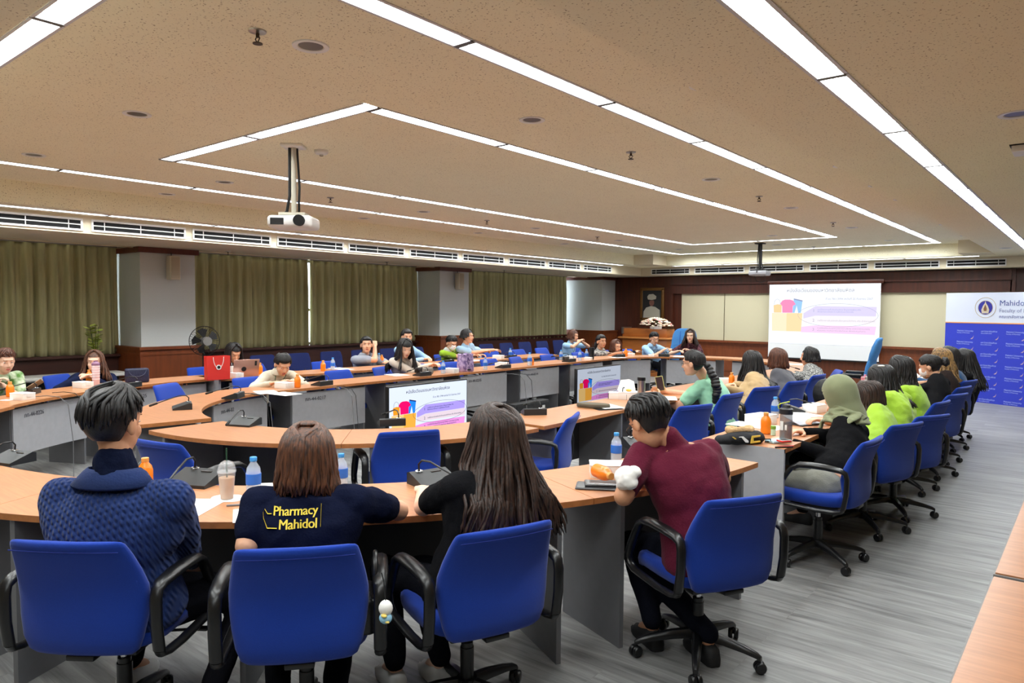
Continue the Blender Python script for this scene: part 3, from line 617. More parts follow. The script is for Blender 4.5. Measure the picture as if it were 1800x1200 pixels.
# ------------------------------------------------------------------ the slide, shown on the screen and two televisions
def slide(o, w_, h_, st, wash, dep):
    def c(rgb, nm_):
        r = tuple(x+(255-x)*wash for x in rgb); return glow(nm_+'_%d_%d' % (int(st*100), int(wash*100)), r, st)
    X = lambda u: (u-.5)*w_
    Z = lambda v: h_*(1-v)
    def poly(pts, m, k, name):
        g = G().add([(X(u), -dep-.0012*k, Z(v)) for u, v in pts], [tuple(range(len(pts)))]); g.build(name, m, o, smooth=False)
    poly([(0, 0), (0, 1), (1, 1), (1, 0)][::1], c((226, 236, 255), 'slide_white'), 1, 'slide_background')
    lav = c((176, 158, 250), 'slide_lavender'); crm = c((232, 214, 226), 'slide_cream'); pk = c((238, 150, 226), 'slide_pink')
    poly([(.33, .48), (.33, .57), (.44, .52), (.97, .52), (.975, .37), (.44, .36)], lav, 2, 'lavender_band')
    poly([(.33, .575), (.33, .64), (.975, .65), (.975, .525), (.44, .525)], crm, 2, 'cream_band')
    poly([(.31, .71), (.31, .80), (.965, .815), (.975, .68), (.44, .68)], pk, 2, 'pink_band')
    og = c((250, 178, 70), 'slide_orange')
    poly([(.025, .48), (.03, .79), (.17, .79), (.17, .48)], c((248, 205, 130), 'slide_tan'), 3, 'box_front'); poly([(.17, .48), (.17, .79), (.31, .79), (.32, .48)], og, 3, 'box_side')
    poly([(.04, .35), (.045, .475), (.12, .475), (.12, .34), (.08, .33)], c((240, 158, 40), 'slide_bag'), 4, 'drawn_bag')
    poly([(.105, .32), (.125, .36), (.128, .475), (.225, .475), (.228, .36), (.255, .33), (.23, .27), (.2, .252), (.15, .252), (.125, .27)], c((252, 16, 110), 'slide_magenta'), 5, 'drawn_shirt')
    poly([(.236, .235), (.225, .475), (.245, .475), (.265, .35), (.28, .475), (.305, .475), (.318, .27)], c((40, 140, 250), 'slide_blue'), 4, 'drawn_jeans')
    poly([(.236, .232), (.235, .252), (.318, .285), (.319, .265)], c((20, 40, 110), 'slide_navy'), 5, 'drawn_belt')
    ink = c((70, 76, 110), 'slide_ink'); ink2 = c((40, 40, 60), 'slide_line')
    G().tube([(X(.634+.355*cos(a)), -dep-.009, Z(.508+.19*sin(a))) for a in [2*pi*k/64 for k in range(65)]], .0016*w_/1.3, 5).build('ellipse_outline', ink2, o)
    G().tube([(X(.077+.03*cos(a)), -dep-.009, Z(.32-.075*sin(a))) for a in [pi*k/16 for k in range(-2, 19)]], .0015*w_/1.3, 5).build('bag_handle', ink2, o)
    F = facing(1, 0, 0)
    T = lambda s, u, v, sz, al='LEFT', m=ink: text(s, sz*h_, m, o, (X(u), -dep-.0085, Z(v)), F, 'slide_text', al)
    T('หนังสือเวียนของมหาวิทยาลัยมหิดล', .475, .125, .078, 'CENTER', c((60, 62, 80), 'slide_title')); T('ที่ อว 78/ว 3994 ลงวันที่ 25 กันยายน 2567', .53, .255, .043)
    T('รายได้จากการเก็บเงินค่าบริการ ให้บุคลากรพัสดุ หรือ', .46, .43, .033); T('ให้บริการตามโครงการ ในสังกัดมหาวิทยาลัย', .46, .465, .033)
    T('รายได้จากการรับสมัครคัดเลือกบุคคลเข้าทำงาน หรือ เข้ารับการศึกษา', .46, .61, .033)
    T('รายได้ซึ่งได้รับเงินอุดหนุนและสมทบพิเศษ จากหน่วยงานของรัฐ', .46, .735, .033); T('หรือเอกชน ตามที่มหาวิทยาลัยกำหนด เพื่อสนับสนุนกิจการ', .46, .775, .033)
    for s, v in (('1', .46), ('2', .62), ('3', .77)): T(s, .415, v, .07)
PRJ = thing('projection_screen', 'white projection screen on the far wall showing a slide with pink shirt drawing', 'projection screen', (-4.66, 16.28, 0))
G().box((0, 0, 1.36), (2.30, .012, 1.64)).build('screen_cloth', mat('screen_fabric', (226, 227, 230), .8), PRJ, smooth=False)
G().box((0, 0, .535), (2.34, .03, .03), bev=.008).build('bottom_bar', BLACK, PRJ); G().box((0, .03, 2.22), (2.4, .09, .09), bev=.02).build('roller_case', DARKWOOD, PRJ)
e_ = bpy.data.objects.new('slide_image', None); C.objects.link(e_); e_.parent = PRJ; e_.location = (0, -.007, .86); slide(e_, 2.28, 1.31, 1.02, .55, 0)
def tv(x, y, rz, lab, wd, hh, st, zb):
    o = thing('television', lab, 'television', (x, y, 0), rz)
    G().box((0, .03, zb+hh/2), (wd+.03, .05, hh+.03), bev=.006).build('television_case', BLACK, o)
    G().box((0, .06, .03), (wd*.5, .2, .04), bev=.006).build('television_stand', BLACK, o)
    s = bpy.data.objects.new('screen', None); C.objects.link(s); s.parent = o; s.location = (0, .003, zb); slide(s, wd, hh, st, .0, 0); return o
tv(-6.12, 5.93, pi/2, 'flat television on the floor in the centre of the ring, showing the bright slide', 1.27, .665, 1.0, .045)
tv(-6.15, 9.72, pi/2, 'flat television further down the ring, showing the dimmer slide', 1.27, .63, .55, .045)
for x, y, w_, lb in ((-6.25, 8.05, .8, 'black speaker bar on the floor between the two televisions'), (-5.6, 11.3, 1.3, 'long black case on the floor at the far end of the ring')):
    o = thing('floor_speaker', lb, 'speaker', (x, y, 0), pi/2)
    G().box((0, .05, .14), (w_, .18, .28), bev=.02).build('speaker_case', BLACKM, o); G().box((0, -.042, .14), (w_*.92, .008, .22)).build('speaker_grille', BLACK, o); G().box((w_*.3, -.05, .18), (.06, .006, .06)).build('badge', WPLAST, o)
# ------------------------------------------------------------------ blue backdrop with lettering
bx, by = -2.2, 15.32; dx, dy = 1.27, -.56; L_ = math.hypot(dx, dy); an = math.atan2(dy, dx)
o = thing('banner_backdrop', 'blue and white university backdrop standing at the right of the far wall', 'backdrop', (bx, by, 0), an)
BW = 3.0
G().box((BW/2, .03, .70), (BW, .06, 1.40)).build('blue_panel', mat('banner_blue', (42, 58, 190), .55), o, smooth=False)
G().box((BW/2, .03, 1.68), (BW, .06, .53)).build('white_panel', mat('banner_white', (216, 222, 240), .5), o, smooth=False)
G().box((BW/2, -.003, 1.408), (BW, .004, .018)).build('orange_line', mat('banner_orange', (232, 158, 90), .6), o, smooth=False)
g = G()
for x in (.06, BW/2, BW-.06): g.tube([(x, .10, 0), (x, .10, 1.9)], .015, 8).tube([(x, .1, .02), (x, .45, .02)], .015, 8).tube([(x, .1, 1.2), (x, .42, .02)], .012, 8)
g.build('support_frame', STEEL, o)
F = facing(1, 0, 0); bt = mat('banner_ink', (70, 84, 150), .6); bw = mat('banner_pale', (176, 192, 246), .6)
M = Matrix.Translation((.70, -.001, 1.68)) @ Matrix.Rotation(pi/2, 4, 'X')
gold = mat('emblem_gold', (176, 150, 100), .5)
G().tube([M @ V((.176*cos(a), .176*sin(a), 0)) for a in [2*pi*k/48 for k in range(49)]], .004, 6).tube([M @ V((.122*cos(a), .122*sin(a), 0)) for a in [2*pi*k/48 for k in range(49)]], .003, 6).build('emblem_ring', gold, o)
G().cyl((0, 0, .0005), .118, .002, 40, M).build('emblem_disc', mat('emblem_blue', (44, 44, 150), .6), o)
G().add([(-.055, 0, -.10), (.055, 0, -.10), (.068, 0, -.04), (.042, 0, .03), (.012, 0, .075), (0, 0, .12), (-.012, 0, .075), (-.042, 0, .03), (-.068, 0, -.04)], [tuple(range(9))], Matrix.Translation((.70, -.006, 1.68))).build('emblem_spire', mat('emblem_pale_gold', (206, 192, 170), .5), o, smooth=False)
G().add([(-.022, 0, -.06), (.022, 0, -.06), (.028, 0, -.02), (0, 0, .06), (-.028, 0, -.02)], [tuple(range(5))], Matrix.Translation((.70, -.008, 1.68))).build('emblem_flame', mat('emblem_brown', (120, 84, 60), .5), o, smooth=False)
text('Mahidol University', .135, bt, o, (.93, -.003, 1.715), F); text('Faculty of Pharmacy', .092, mat('banner_ink_grey', (120, 126, 170), .6), o, (.93, -.003, 1.60), F); text('คณะเภสัชศาสตร์  มหาวิทยาลัยมหิดล', .072, bt, o, (.93, -.003, 1.50), F)
for r in range(7):
    for c_ in range(5):
        x = .22+c_*.42; z = 1.25-r*.2
        if x > BW-.4: continue
        a, b = (('Mahidol University', 'Faculty of Pharmacy') if c_ % 2 == 0 else ('มหาวิทยาลัยมหิดล', 'คณะเภสัชศาสตร์'))
        text(a, .038, bw, o, (x, -.003, z), F); text(b, .028, bw, o, (x, -.003, z-.032), F)
        g = G(); X0, Z0 = x+.27, z-.10
        g.add([(X0-.03, -.003, Z0-.03), (X0, -.003, Z0-.032), (X0+.02, -.003, Z0-.01), (X0+.03, -.003, Z0+.035), (X0+.012, -.003, Z0-.002)], [(0, 1, 2, 3, 4)]); g.build('printed_mark', mat('banner_mark', (190, 160, 170), .6), o, smooth=False)
# ------------------------------------------------------------------ lectern, flowers, portrait
o = thing('lectern', 'wide wooden lectern against the dark wall left of the head of the table', 'lectern', (-8.42, 15.5, 0))
G().box((0, 0, .45), (1.2, .5, .9), bev=.01).build('lectern_body', LECTWOOD, o); G().box((0, -.03, .91), (1.34, .62, .04), bev=.008).build('ledge', mat('lectern_light', (176, 112, 56), .4), o)
G().box((-.04, .02, 1.03), (1.2, .4, .2), bev=.01).build('upper_box', LECTWOOD, o); G().box((-.62, -.02, 1.08), (.05, .4, .16), Matrix.Rotation(0, 4, 'X')).build('reading_panel', STEEL, o)
o = thing('flower_arrangement', 'dome of white and peach flowers on the wooden lectern', 'flowers', (-8.22, 15.45, 1.13))
G().cyl((0, 0, 0), .14, .06, 20).build('bowl', WPLAST, o)
rnd = random.Random(3); cols = [(238, 226, 200), (232, 196, 168), (240, 214, 196), (226, 150, 150), (244, 238, 226)]
gs = [G() for _ in cols]; lf = G()
for k in range(130):
    a = rnd.uniform(0, 2*pi); e2 = rnd.uniform(.05, 1.5); r = V((.40*cos(a)*cos(e2), .26*sin(a)*cos(e2), .06+.20*sin(e2)))
    q = gs[rnd.randrange(5)]; s = rnd.uniform(.022, .04)
    for j in range(5): b = 2*pi*j/5; q.ell(r+V((cos(b), sin(b), 0))*s*.6, (s*.6, s*.6, s*.4), nu=8, nv=5)
    q.ell(r+V((0, 0, s*.25)), s*.45, nu=8, nv=5)
for k in range(110):
    a = rnd.uniform(0, 2*pi); e2 = rnd.uniform(-.2, .7); d = V((cos(a)*cos(e2), .65*sin(a)*cos(e2), .5*sin(e2))); p = V((0, 0, .05))+d*.36; n = V((-sin(a), cos(a), 0))
    lf.add([p, p+d*.06+n*.018, p+d*.13, p+d*.06-n*.018], [(0, 1, 2, 3)])
for q, cc in zip(gs, cols): q.build('blossom', mat('petal_%d_%d' % (cc[1], cc[2]), cc, .8), o)
lf.build('leaf', mat('leaf_green', (60, 92, 48), .6), o, smooth=False)
o = thing('framed_portrait', 'gold-framed portrait of a person in a white uniform and cap on the dark wall', 'picture', (-8.88, YB-.03, 1.36))
W2, H2 = .92, .80
g = G()
for x in (-1, 1): g.box((x*.30, 0, .37), (.08, .05, .82), bev=.015)
for z in (0, .76): g.box((0, 0, z-.01), (.68, .05, .08), bev=.015)
g.build('picture_frame', mat('old_gold', (110, 74, 30), .4, metal=.4), o); G().box((0, -.01, .37), (.55, .02, .72)).build('painting', mat('painting_dark', (24, 26, 28), .5), o, smooth=False)
def flat(nm_, pts, m, y): G().add([(x, y, z) for x, z in pts], [tuple(range(len(pts)))]).build(nm_, m, o, smooth=False)
uni = mat('painted_white', (170, 165, 150), .6)
flat('painted_uniform', [(-.24, .02), (.24, .02), (.23, .22), (.10, .30), (-.02, .32), (-.16, .28), (-.23, .18)], uni, -.022)
flat('painted_face', [(.07*cos(a), .41+.09*sin(a)) for a in [2*pi*k/20 for k in range(20)]], mat('painted_skin', (120, 78, 66), .6), -.023)
flat('painted_cap', [(-.11, .49), (-.13, .56), (-.08, .62), (.04, .63), (.13, .57), (.12, .50), (.0, .475)], uni, -.024)
flat('painted_peak', [(-.11, .49), (0, .475), (.12, .50), (.08, .47), (-.06, .46)], mat('painted_black', (20, 18, 18), .5), -.025)
# ------------------------------------------------------------------ pedestal fan and plant by the first column
o = thing('pedestal_fan', 'black pedestal fan beside the first grey column', 'fan', (-9.6, 4.95, 0), rad(-100))
G().lathe([(.18, 0), (.18, .02), (.04, .035), (.018, .05), (.014, 1.0)], 24).build('fan_stand', BLACKM, o)
M = Matrix.Translation((0, .05, 1.13)) @ Matrix.Rotation(pi/2, 4, 'X'); g = G()
for k in range(36):
    a = 2*pi*k/36; g.tube([(cos(a)*.05, sin(a)*.05, .10), (cos(a)*.16, sin(a)*.16, .09), (cos(a)*.2, sin(a)*.2, .04), (cos(a)*.2, sin(a)*.2, 0), (cos(a)*.15, sin(a)*.15, -.05), (cos(a)*.05, sin(a)*.05, -.06)], .0016, 4, M=M)
g.tube([(cos(a)*.203, sin(a)*.203, .02) for a in [2*pi*k/40 for k in range(41)]], .005, 6, M=M); g.build('fan_cage', BLACK, o)
G().cyl((0, 0, -.12), .06, .08, 20, M).cyl((0, 0, .09), .045, .02, 20, M).build('fan_motor', mat('fan_grey', (120, 118, 116), .5), o)
for k in range(5):
    a = 2*pi*k/5; G().add([(.03*cos(a), .03*sin(a), .0), (.17*cos(a-.3), .17*sin(a-.3), .02), (.18*cos(a+.1), .18*sin(a+.1), .0), (.16*cos(a+.5), .16*sin(a+.5), -.02)], [(0, 1, 2, 3)], M).build('fan_blade', BLACKM, o, smooth=False)
o = thing('potted_plant', 'yellow-green leafy plant behind the woman in the navy blazer', 'plant', (-10.0, 3.72, .71))
G().lathe([(.05, 0), (.07, .12), (.06, .12), (.05, .02)], 18).build('pot', mat('dark_pot', (40, 44, 40), .5), o)
g = G(); st = G()
rnd = random.Random(5)
for k in range(5):
    a0 = rnd.uniform(0, 6.28); top = V((.05*cos(a0), .05*sin(a0)-.02, .5+.15*rnd.random())); st.tube([(0, 0, .1), top*.5+V((0, 0, .05)), top], .004, 5)
    for j in range(14):
        t = .25+.75*j/13; p = V((0, 0, .1)).lerp(top, t); a = rnd.uniform(0, 6.28); d = V((cos(a), sin(a), .4)).normalized(); n = V((-sin(a), cos(a), 0)); s = rnd.uniform(.07, .11)
        g.add([p, p+d*s*.5+n*s*.35, p+d*s, p+d*s*.5-n*s*.35], [(0, 1, 2, 3)])
st.build('stem', mat('stem_green', (60, 70, 30), .7), o); g.build('leaf', mat('leaf_yellow_green', (146, 158, 60), .6), o, smooth=False)
# ------------------------------------------------------------------ people
SK = mat('skin', (222, 170, 138), .55, var=.05, vscale=20, spec=.35); SKT = mat('skin_tan', (200, 146, 112), .55, var=.05, vscale=20, spec=.35); SKP = mat('skin_pale', (234, 190, 164), .55, var=.04, vscale=20, spec=.35)
LIP = mat('lips', (176, 84, 78), .5); EYEW = mat('eye_white', (226, 224, 220), .3); EYEB = mat('eye_dark', (26, 18, 14), .2)
def hmat(n, a, b, st=(26, 26, 1.6)): return mat('hair_'+n, a, .44, var=.5, vscale=4, stretch=st, rgb2=b, bump=.25, bscale=10, spec=.42)
HB = hmat('black', (10, 9, 10), (32, 28, 28)); HDB = hmat('dark_brown', (26, 16, 13), (62, 40, 30)); HBR = hmat('chestnut', (58, 30, 20), (104, 62, 42)); HBD = hmat('streaked', (60, 42, 26), (168, 130, 78)); HAU = hmat('auburn', (44, 27, 20), (108, 66, 43))
def fab(n, rgb, rgb2=None, vs=6, bump=.25, var=.08, bs=120, sh=.2): return mat('cloth_'+n, rgb, .9 if max(rgb) > 60 else .97, var=var if rgb2 is None else .5, vscale=vs, rgb2=rgb2, bump=bump, bscale=bs, sheen=sh if max(rgb) > 60 else 0, spec=.2 if max(rgb) > 60 else .08, detail=2 if rgb2 else 4)
_tex = {}
def clouds(s):
    if s not in _tex:
        t = bpy.data.textures.new('folds', 'CLOUDS'); t.noise_scale = s; t.noise_depth = 1; _tex[s] = t
    return _tex[s]
def organic(g, name, m, par, vox, sm=4, disp=0, ds=.09):
    o = g.build(name, m, par, smooth=True, ang=180)
    r = o.modifiers.new('skin', 'REMESH'); r.mode = 'VOXEL'; r.voxel_size = vox; r.use_smooth_shade = True
    if disp:
        d = o.modifiers.new('folds', 'DISPLACE'); d.texture = clouds(ds); d.strength = disp; d.mid_level = .5; d.texture_coords = 'GLOBAL'
    if sm:
        s = o.modifiers.new('soft', 'SMOOTH'); s.factor = .5; s.iterations = sm
    return o
def bez(a, b, c, t): return a*(1-t)**2+b*2*t*(1-t)+c*t*t
def lerpt(tab, t):
    for (a, *va), (b, *vb) in zip(tab, tab[1:]):
        if t <= b: k = (t-a)/(b-a) if b > a else 0; return [x+(y-x)*k for x, y in zip(va, vb)]
    return list(tab[-1][1:])
def ik(J, Wp, l1, l2, hint):
    d = Wp-J; L = min(d.length, (l1+l2)*.985); d = d.normalized(); Wp = J+d*L
    a = (l1*l1-l2*l2+L*L)/(2*L); h = math.sqrt(max(0, l1*l1-a*a)); p = hint-d*hint.dot(d); p = p.normalized() if p.length > 1e-4 else V((0, 0, -1))
    return J+d*a+p*h, Wp
def hand(g, Wp, d, n, sgn, curl=35, sc=1, spread=1):
    d = d.normalized(); s = (n.cross(d)).normalized()*sgn; n = d.cross(s)*-sgn if False else n
    n = (n-d*n.dot(d)).normalized(); s = s
    M = Matrix((s, d, n)).transposed().to_4x4(); M.translation = Wp
    g.ell((0, .045*sc, 0), (.040*sc, .052*sc, .016*sc), M, 12, 8)
    for k, (x, L) in enumerate(((-.028, .92), (-.0095, 1.03), (.0095, .98), (.027, .8))):
        p = V((x*sc, .082*sc, 0)); a = 0
        for q, ln, r in ((0, .038, .0092), (1, .026, .0084), (2, .021, .0074)):
            a += rad(curl*(.6 if q == 0 else 1)); v = V((x*.25*spread*(q == 0), cos(a), sin(a))).normalized()*ln*L*sc; g.cap(M @ p, M @ (p+v), r*sc, r*.92*sc, n=8); p = p+v
    t0 = V((-.030*sc, .018*sc, .004)); t1 = t0+V((-.030, .028, .012))*sc; t2 = t1+V((-.006, .030, .010))*sc
    g.cap(M @ t0, M @ t1, .012*sc, .0105*sc, n=8); g.cap(M @ t1, M @ t2, .0100*sc, .0082*sc, n=8)
    return M
def person(lab, hip, fwd, head, hyaw=0, hpitch=0, hroll=0, hands=None, sleeve='short', top=None, legs=None, hair=('bob', None), skin=None, vox=.007, bulk=1.0, hs=1.0, curl=35, palms=None, elbow=None, feet=None, slump=.1, shoe=None, glasses=0, mask=0, lanyard=0, legwide=.11, hide_legs=False, shx=0, topvox=None, disp=.012, headonly=None, kneez=.48, collar=0, group=None, skirt=False, hw=False, sh=None, elb=None, drop=0, cape=0, turtle=None):
    skin = skin or SK; top = top or fab('white', (220, 220, 215)); legs = legs or fab('black_trousers', (20, 20, 24)); l = math.hypot(*fwd); fx, fy = fwd[0]/l, fwd[1]/l
    rz = yaw_of(fx, fy); o = thing('person', lab, 'person', (hip[0], hip[1], 0), rz)
    if group: o['group'] = group
    R = Matrix.Rotation(-rz, 3, 'Z')
    loc = lambda p: R @ (V((p[0]-hip[0], p[1]-hip[1], p[2])))
    Hc = loc(head)
    HM = Matrix.Translation(Hc) @ Matrix.Rotation(rad(hyaw), 4, 'Z') @ Matrix.Rotation(rad(hpitch), 4, 'X') @ Matrix.Rotation(rad(hroll), 4, 'Y') @ Matrix.Scale(hs*1.04, 4)
    kp = max(0, -hpitch)/45; N = Hc+(HM.to_3x3() @ V((0, -.035, -.105)))+V((0, -.01, -.042+.03*kp)); S = N+V((0, -.015-.02*kp, -.030+.02*kp-drop))
    if sh is not None: S = loc(sh); N = S.lerp(Hc, .36)+V((0, -.01, 0))
    seat = .45
    B0 = V((0, -.02, seat)); B2 = S; B1 = B0.lerp(B2, .5)+V((0, -slump*.8, .02)); sx = V((1, 0, 0)); shoulder_axis = (V((1, 0, 0))+V((0, shx, 0))).normalized()
    TB = [(0, .165, .115), (.12, .182, .135), (.3, .160, .118), (.5, .142, .105), (.68, .156, .106), (.82, .168, .090), (.92, .148, .068), (1.0, .075, .058)]
    def torso(g, inf, t0=0, t1=1, n=14, bl=1):
        rings = []
        for i in range(n+1):
            t = t0+(t1-t0)*i/n; c = bez(B0, B1, B2, t); T = (bez(B0, B1, B2, min(1, t+.03))-bez(B0, B1, B2, max(0, t-.03))).normalized(); ax = sx.lerp(shoulder_axis, t).normalized(); ax = (ax-T*ax.dot(T)).normalized(); by = T.cross(ax)
            w_, d_ = lerpt(TB, t); w_ = w_*bulk*bl+inf; d_ = d_*bulk*bl+inf
            rings.append([c+ax*w_*cos(2*pi*k/24)+by*d_*math.copysign(abs(sin(2*pi*k/24))**.85, sin(2*pi*k/24)) for k in range(24)])
        g.loft(rings)
    g = G(); torso(g, -.006)
    g.cap(S+V((0, 0, -.02)), N.lerp(Hc, .45), .056, .052)
    for c_, r_ in (((0, -.012, .024), (.077, .094, .088)), ((0, .022, -.042), (.060, .066, .072)), ((0, .052, -.088), (.030, .030, .026)), ((.034, .050, -.028), (.026, .028, .030)), ((-.034, .050, -.028), (.026, .028, .030)), ((0, .076, .030), (.045, .014, .012)), ((.078, -.008, -.012), (.010, .019, .030)), ((-.078, -.008, -.012), (.010, .019, .030))): g.ell(c_, r_, HM, 20, 14)
    g.cap(HM @ V((0, .083, .012)), HM @ V((0, .100, -.028)), .0085*hs, .0125*hs); g.ell((0, .091, -.033), (.018, .011, .009), HM, 10, 8)
    J = [S+shoulder_axis*s*(.150*bulk)+V((0, 0, -.035)) for s in (-1, 1)]
    if hands is None: hands = [V((-.06, .30, .79)), V((.08, .31, .79))]
    else: hands = [loc(h) if hw else V(h) for h in hands]
    l1, l2 = .285, .245; arms = []
    for i, s in enumerate((-1, 1)):
        hint = V((s*1.0, -.15, -.5)) if elbow is None or elbow[i] is None else V(elbow[i])
        E, Wp = ik(J[i], hands[i], l1, l2, hint)
        if elb is not None and elb[i] is not None: E = loc(elb[i]); E = J[i]+(E-J[i]).normalized()*min(.32, (E-J[i]).length); Wp = E+(hands[i]-E).normalized()*l2
        arms.append((J[i], E, Wp)); g.cap(J[i], E, .046*bulk, .038*bulk); g.cap(E, Wp, .039*bulk, .027)
        d = (Wp-E).normalized(); pn = V((0, 0, -1)) if palms is None else V(palms[i])
        if abs(d.dot(pn)) > .9: pn = V((0, 1, 0))
        hand(g, Wp, d, pn, s*-1 if False else -s*-1, curl if not isinstance(curl, tuple) else curl[i], 1.0*hs)
    leg = []
    for i, s in enumerate((-1, 1)):
        K = V((s*legwide, .40, kneez)); A = V((s*(legwide-.01), .36, .09)); Hj = V((s*.085, .03, seat+.03))
        if feet: A = V(feet[i]); K = ik(Hj, A, .42, .40, V((0, .5, 1)))[0]
        g.cap(Hj, K, .075*bulk, .052); g.cap(K, A, .052, .034); g.cap(A, A+V((0, .10, -.05)), .032, .026); leg.append((Hj, K, A))
    organic(g, 'body', skin, o, vox, 3)
    tv_ = topvox or max(.009, vox*1.3)
    # garment on the upper body
    g = G(); torso(g, .012+.006*(bulk-1), .05, .97, bl=1.0)
    for i, s in enumerate((-1, 1)):
        Jp, E, Wp = arms[i]
        g.cap(S+shoulder_axis*s*.07+V((0, 0, -.035)), Jp, .052*bulk, .062*bulk)
        if sleeve == 'short': g.cap(Jp, Jp.lerp(E, .62), .060*bulk, .058*bulk); g.cap(Jp.lerp(E, .55), Jp.lerp(E, .70), .058*bulk, .054*bulk)
        else: g.cap(Jp, E, .060*bulk, .052*bulk); g.cap(E, E.lerp(Wp, .93), .052*bulk, .038)
    g.cap(S+V((0, 0, -.02)), S.lerp(N, .75)+V((0, 0, .01)), .082, .062)
    if cape: g.ell(S+V((0, -.0, -.13)), (.255, .145, .17))
    organic(g, 'top', top, o, tv_, 3, disp)
    if turtle: organic(G().cap(S, N.lerp(Hc, .12), .088, .070), 'neck_scarf', turtle, o, .007, 2, .012, .05)
    g = G()
    g.cap(V((-.07, 0, seat+.045)), V((.07, 0, seat+.045)), .115*bulk, .115*bulk)
    for Hj, K, A in leg: g.cap(Hj+V((0, 0, .01)), K, .088*bulk, .066); g.cap(K, A+V((0, 0, .03)), .066, .050)
    if skirt:
        g.cap(V((-.08, .1, seat+.03)), V((.08, .1, seat+.03)), .1, .1); g.cap(V((-.1, .38, .46)), V((.1, .38, .46)), .07, .07); g.cap(V((-.1, .38, .40)), V((-.1, .36, .15)), .07, .07); g.cap(V((.1, .38, .4)), V((.1, .36, .15)), .07, .07); g.cap(V((0, .38, .4)), V((0, .36, .15)), .07, .07)
    organic(g, 'trousers', legs, o, .012, 3, .012)
    for Hj, K, A in leg:
        dr = V((0, 1, 0)); c = A+V((0, .05, 0)); G().loft([[V((c.x+a*wd, A.y+y, z)) for a, z in ((-1, .004), (1, .004), (1.05, .03), (.8, h), (0, h+.012), (-.8, h), (-1.05, .03))] for y, wd, h in ((-.07, .022, .05), (-.055, .034, .075), (0, .038, .085), (.06, .042, .062), (.12, .044, .045), (.16, .036, .034), (.18, .018, .024))]).build('shoe', shoe or BLACKM, o, ang=70)
    # face
    for s in (-1, 1):
        e = G().ell((s*.031, .0708, .004), (.0115, .0072, .0050), HM, 12, 8).build('eye', EYEW, o); G().ell((s*.031, .0758, .004), (.0054, .0034, .0050), HM, 10, 6).build('iris', EYEB, e)
        G().tube([HM @ V((s*x, y, z)) for x, y, z in ((.016, .0875, .026), (.030, .0850, .0290), (.044, .0735, .0265))], .0017*hs, 6, .7).build('eyebrow', hair[1] or HB, o)
    G().ell((0, .0845, -.0615), (.021, .0075, .0040), HM, 12, 6).ell((0, .0835, -.0670), (.017, .008, .0048), HM, 12, 6).build('lips', LIP, o)
    if glasses:
        g = G()
        for s in (-1, 1): g.tube([HM @ V((s*.033+.024*cos(a), .098-.006*abs(cos(a)), .002+.019*sin(a))) for a in [2*pi*k/20 for k in range(21)]], .0016, 6); g.tube([HM @ V((s*.057, .092, .006)), HM @ V((s*.079, .04, .006)), HM @ V((s*.082, -.015, -.002))], .0015, 6)
        g.tube([HM @ V((-.009, .10, .006)), HM @ V((.009, .10, .006))], .0016, 6); g.build('glasses', mat('glasses_wire', (60, 52, 48), .3, metal=.6), o)
    if mask:
        rings = []
        for z, w_, y in ((.0, .035, .098), (-.02, .058, .102), (-.045, .062, .104), (-.07, .056, .100), (-.10, .034, .078)): rings.append([HM @ V((w_*sin(a), y*cos(a)*1.0+.004, z)) for a in [rad(x) for x in range(-75, 76, 10)]])
        q = G().loft(rings, False, False).build('face_mask', PAPER, o, ang=180); md = q.modifiers.new('t', 'SOLIDIFY'); md.thickness = .003
    if lanyard:
        g = G(); c1 = bez(B0, B1, B2, .62); T = lambda t, x: bez(B0, B1, B2, t)+V((x, lerpt(TB, t)[1]*bulk+.026, 0))
        g.tube([N+V((-.06, -.02, 0)), T(.92, -.06), T(.8, -.045), T(.6, -.012), T(.56, 0)], .004, 5, .5).tube([N+V((.06, -.02, 0)), T(.92, .06), T(.8, .045), T(.6, .012), T(.56, 0)], .004, 5, .5)
        q = g.build('lanyard', mat('lanyard_%d' % lanyard, ((40, 50, 110), (40, 90, 60), (30, 30, 34))[lanyard-1], .7), o)
    if collar:
        rings = []
        for r, z, y in ((.062, .045, 0), (.075, .03, 0), (.098, -.012, -.012), (.092, -.02, -.012)): rings.append([N+V((0, 0, -.045 if sh is not None else 0))+V((r*1.12*bulk*sin(a), y+r*cos(a)*1.0, z-.02*max(0, cos(a)))) for a in [rad(x) for x in range(20, 341, 16)]])
        q = G().loft(rings, False, False).build('collar', top if collar is True else collar, o, ang=180); md = q.modifiers.new('t', 'SOLIDIFY'); md.thickness = .004
    # hair
    st, hm = hair[0], hair[1] or HB; hl = hair[2] if len(hair) > 2 else .3; rn = random.Random(hash_(lab))
    if st == 'scarf': scarf(o, HM, N, S, hm, arms); return o
    HI = HM.inverted(); g = G(); ca, cb, cc = .0835, .101, .098; c0 = V((0, -.012, .022))
    # scalp shell without the face
    nu, nv = 36, 22; vs = []; fs = []
    for i in range(nv+1):
        th = pi*i/nv
        for j in range(nu): a = 2*pi*j/nu; vs.append(V((ca*sin(th)*sin(a), cb*sin(th)*cos(a), cc*cos(th)))*.985+c0)
    ok = lambda p: not ((p.y > .035 and p.z < .066) or (p.y > .012 and p.z < .035) or (p.y > -.022 and p.z < .0) or p.z < (-.075 if st != 'short' else -.062))
    for i in range(nv):
        for j in range(nu):
            q = (i*nu+j, (i+1)*nu+j, (i+1)*nu+(j+1) % nu, i*nu+(j+1) % nu); c = sum((vs[k] for k in q), V((0, 0, 0)))/4
            if ok(c): fs.append(q)
    g.add([HM @ v for v in vs], fs)
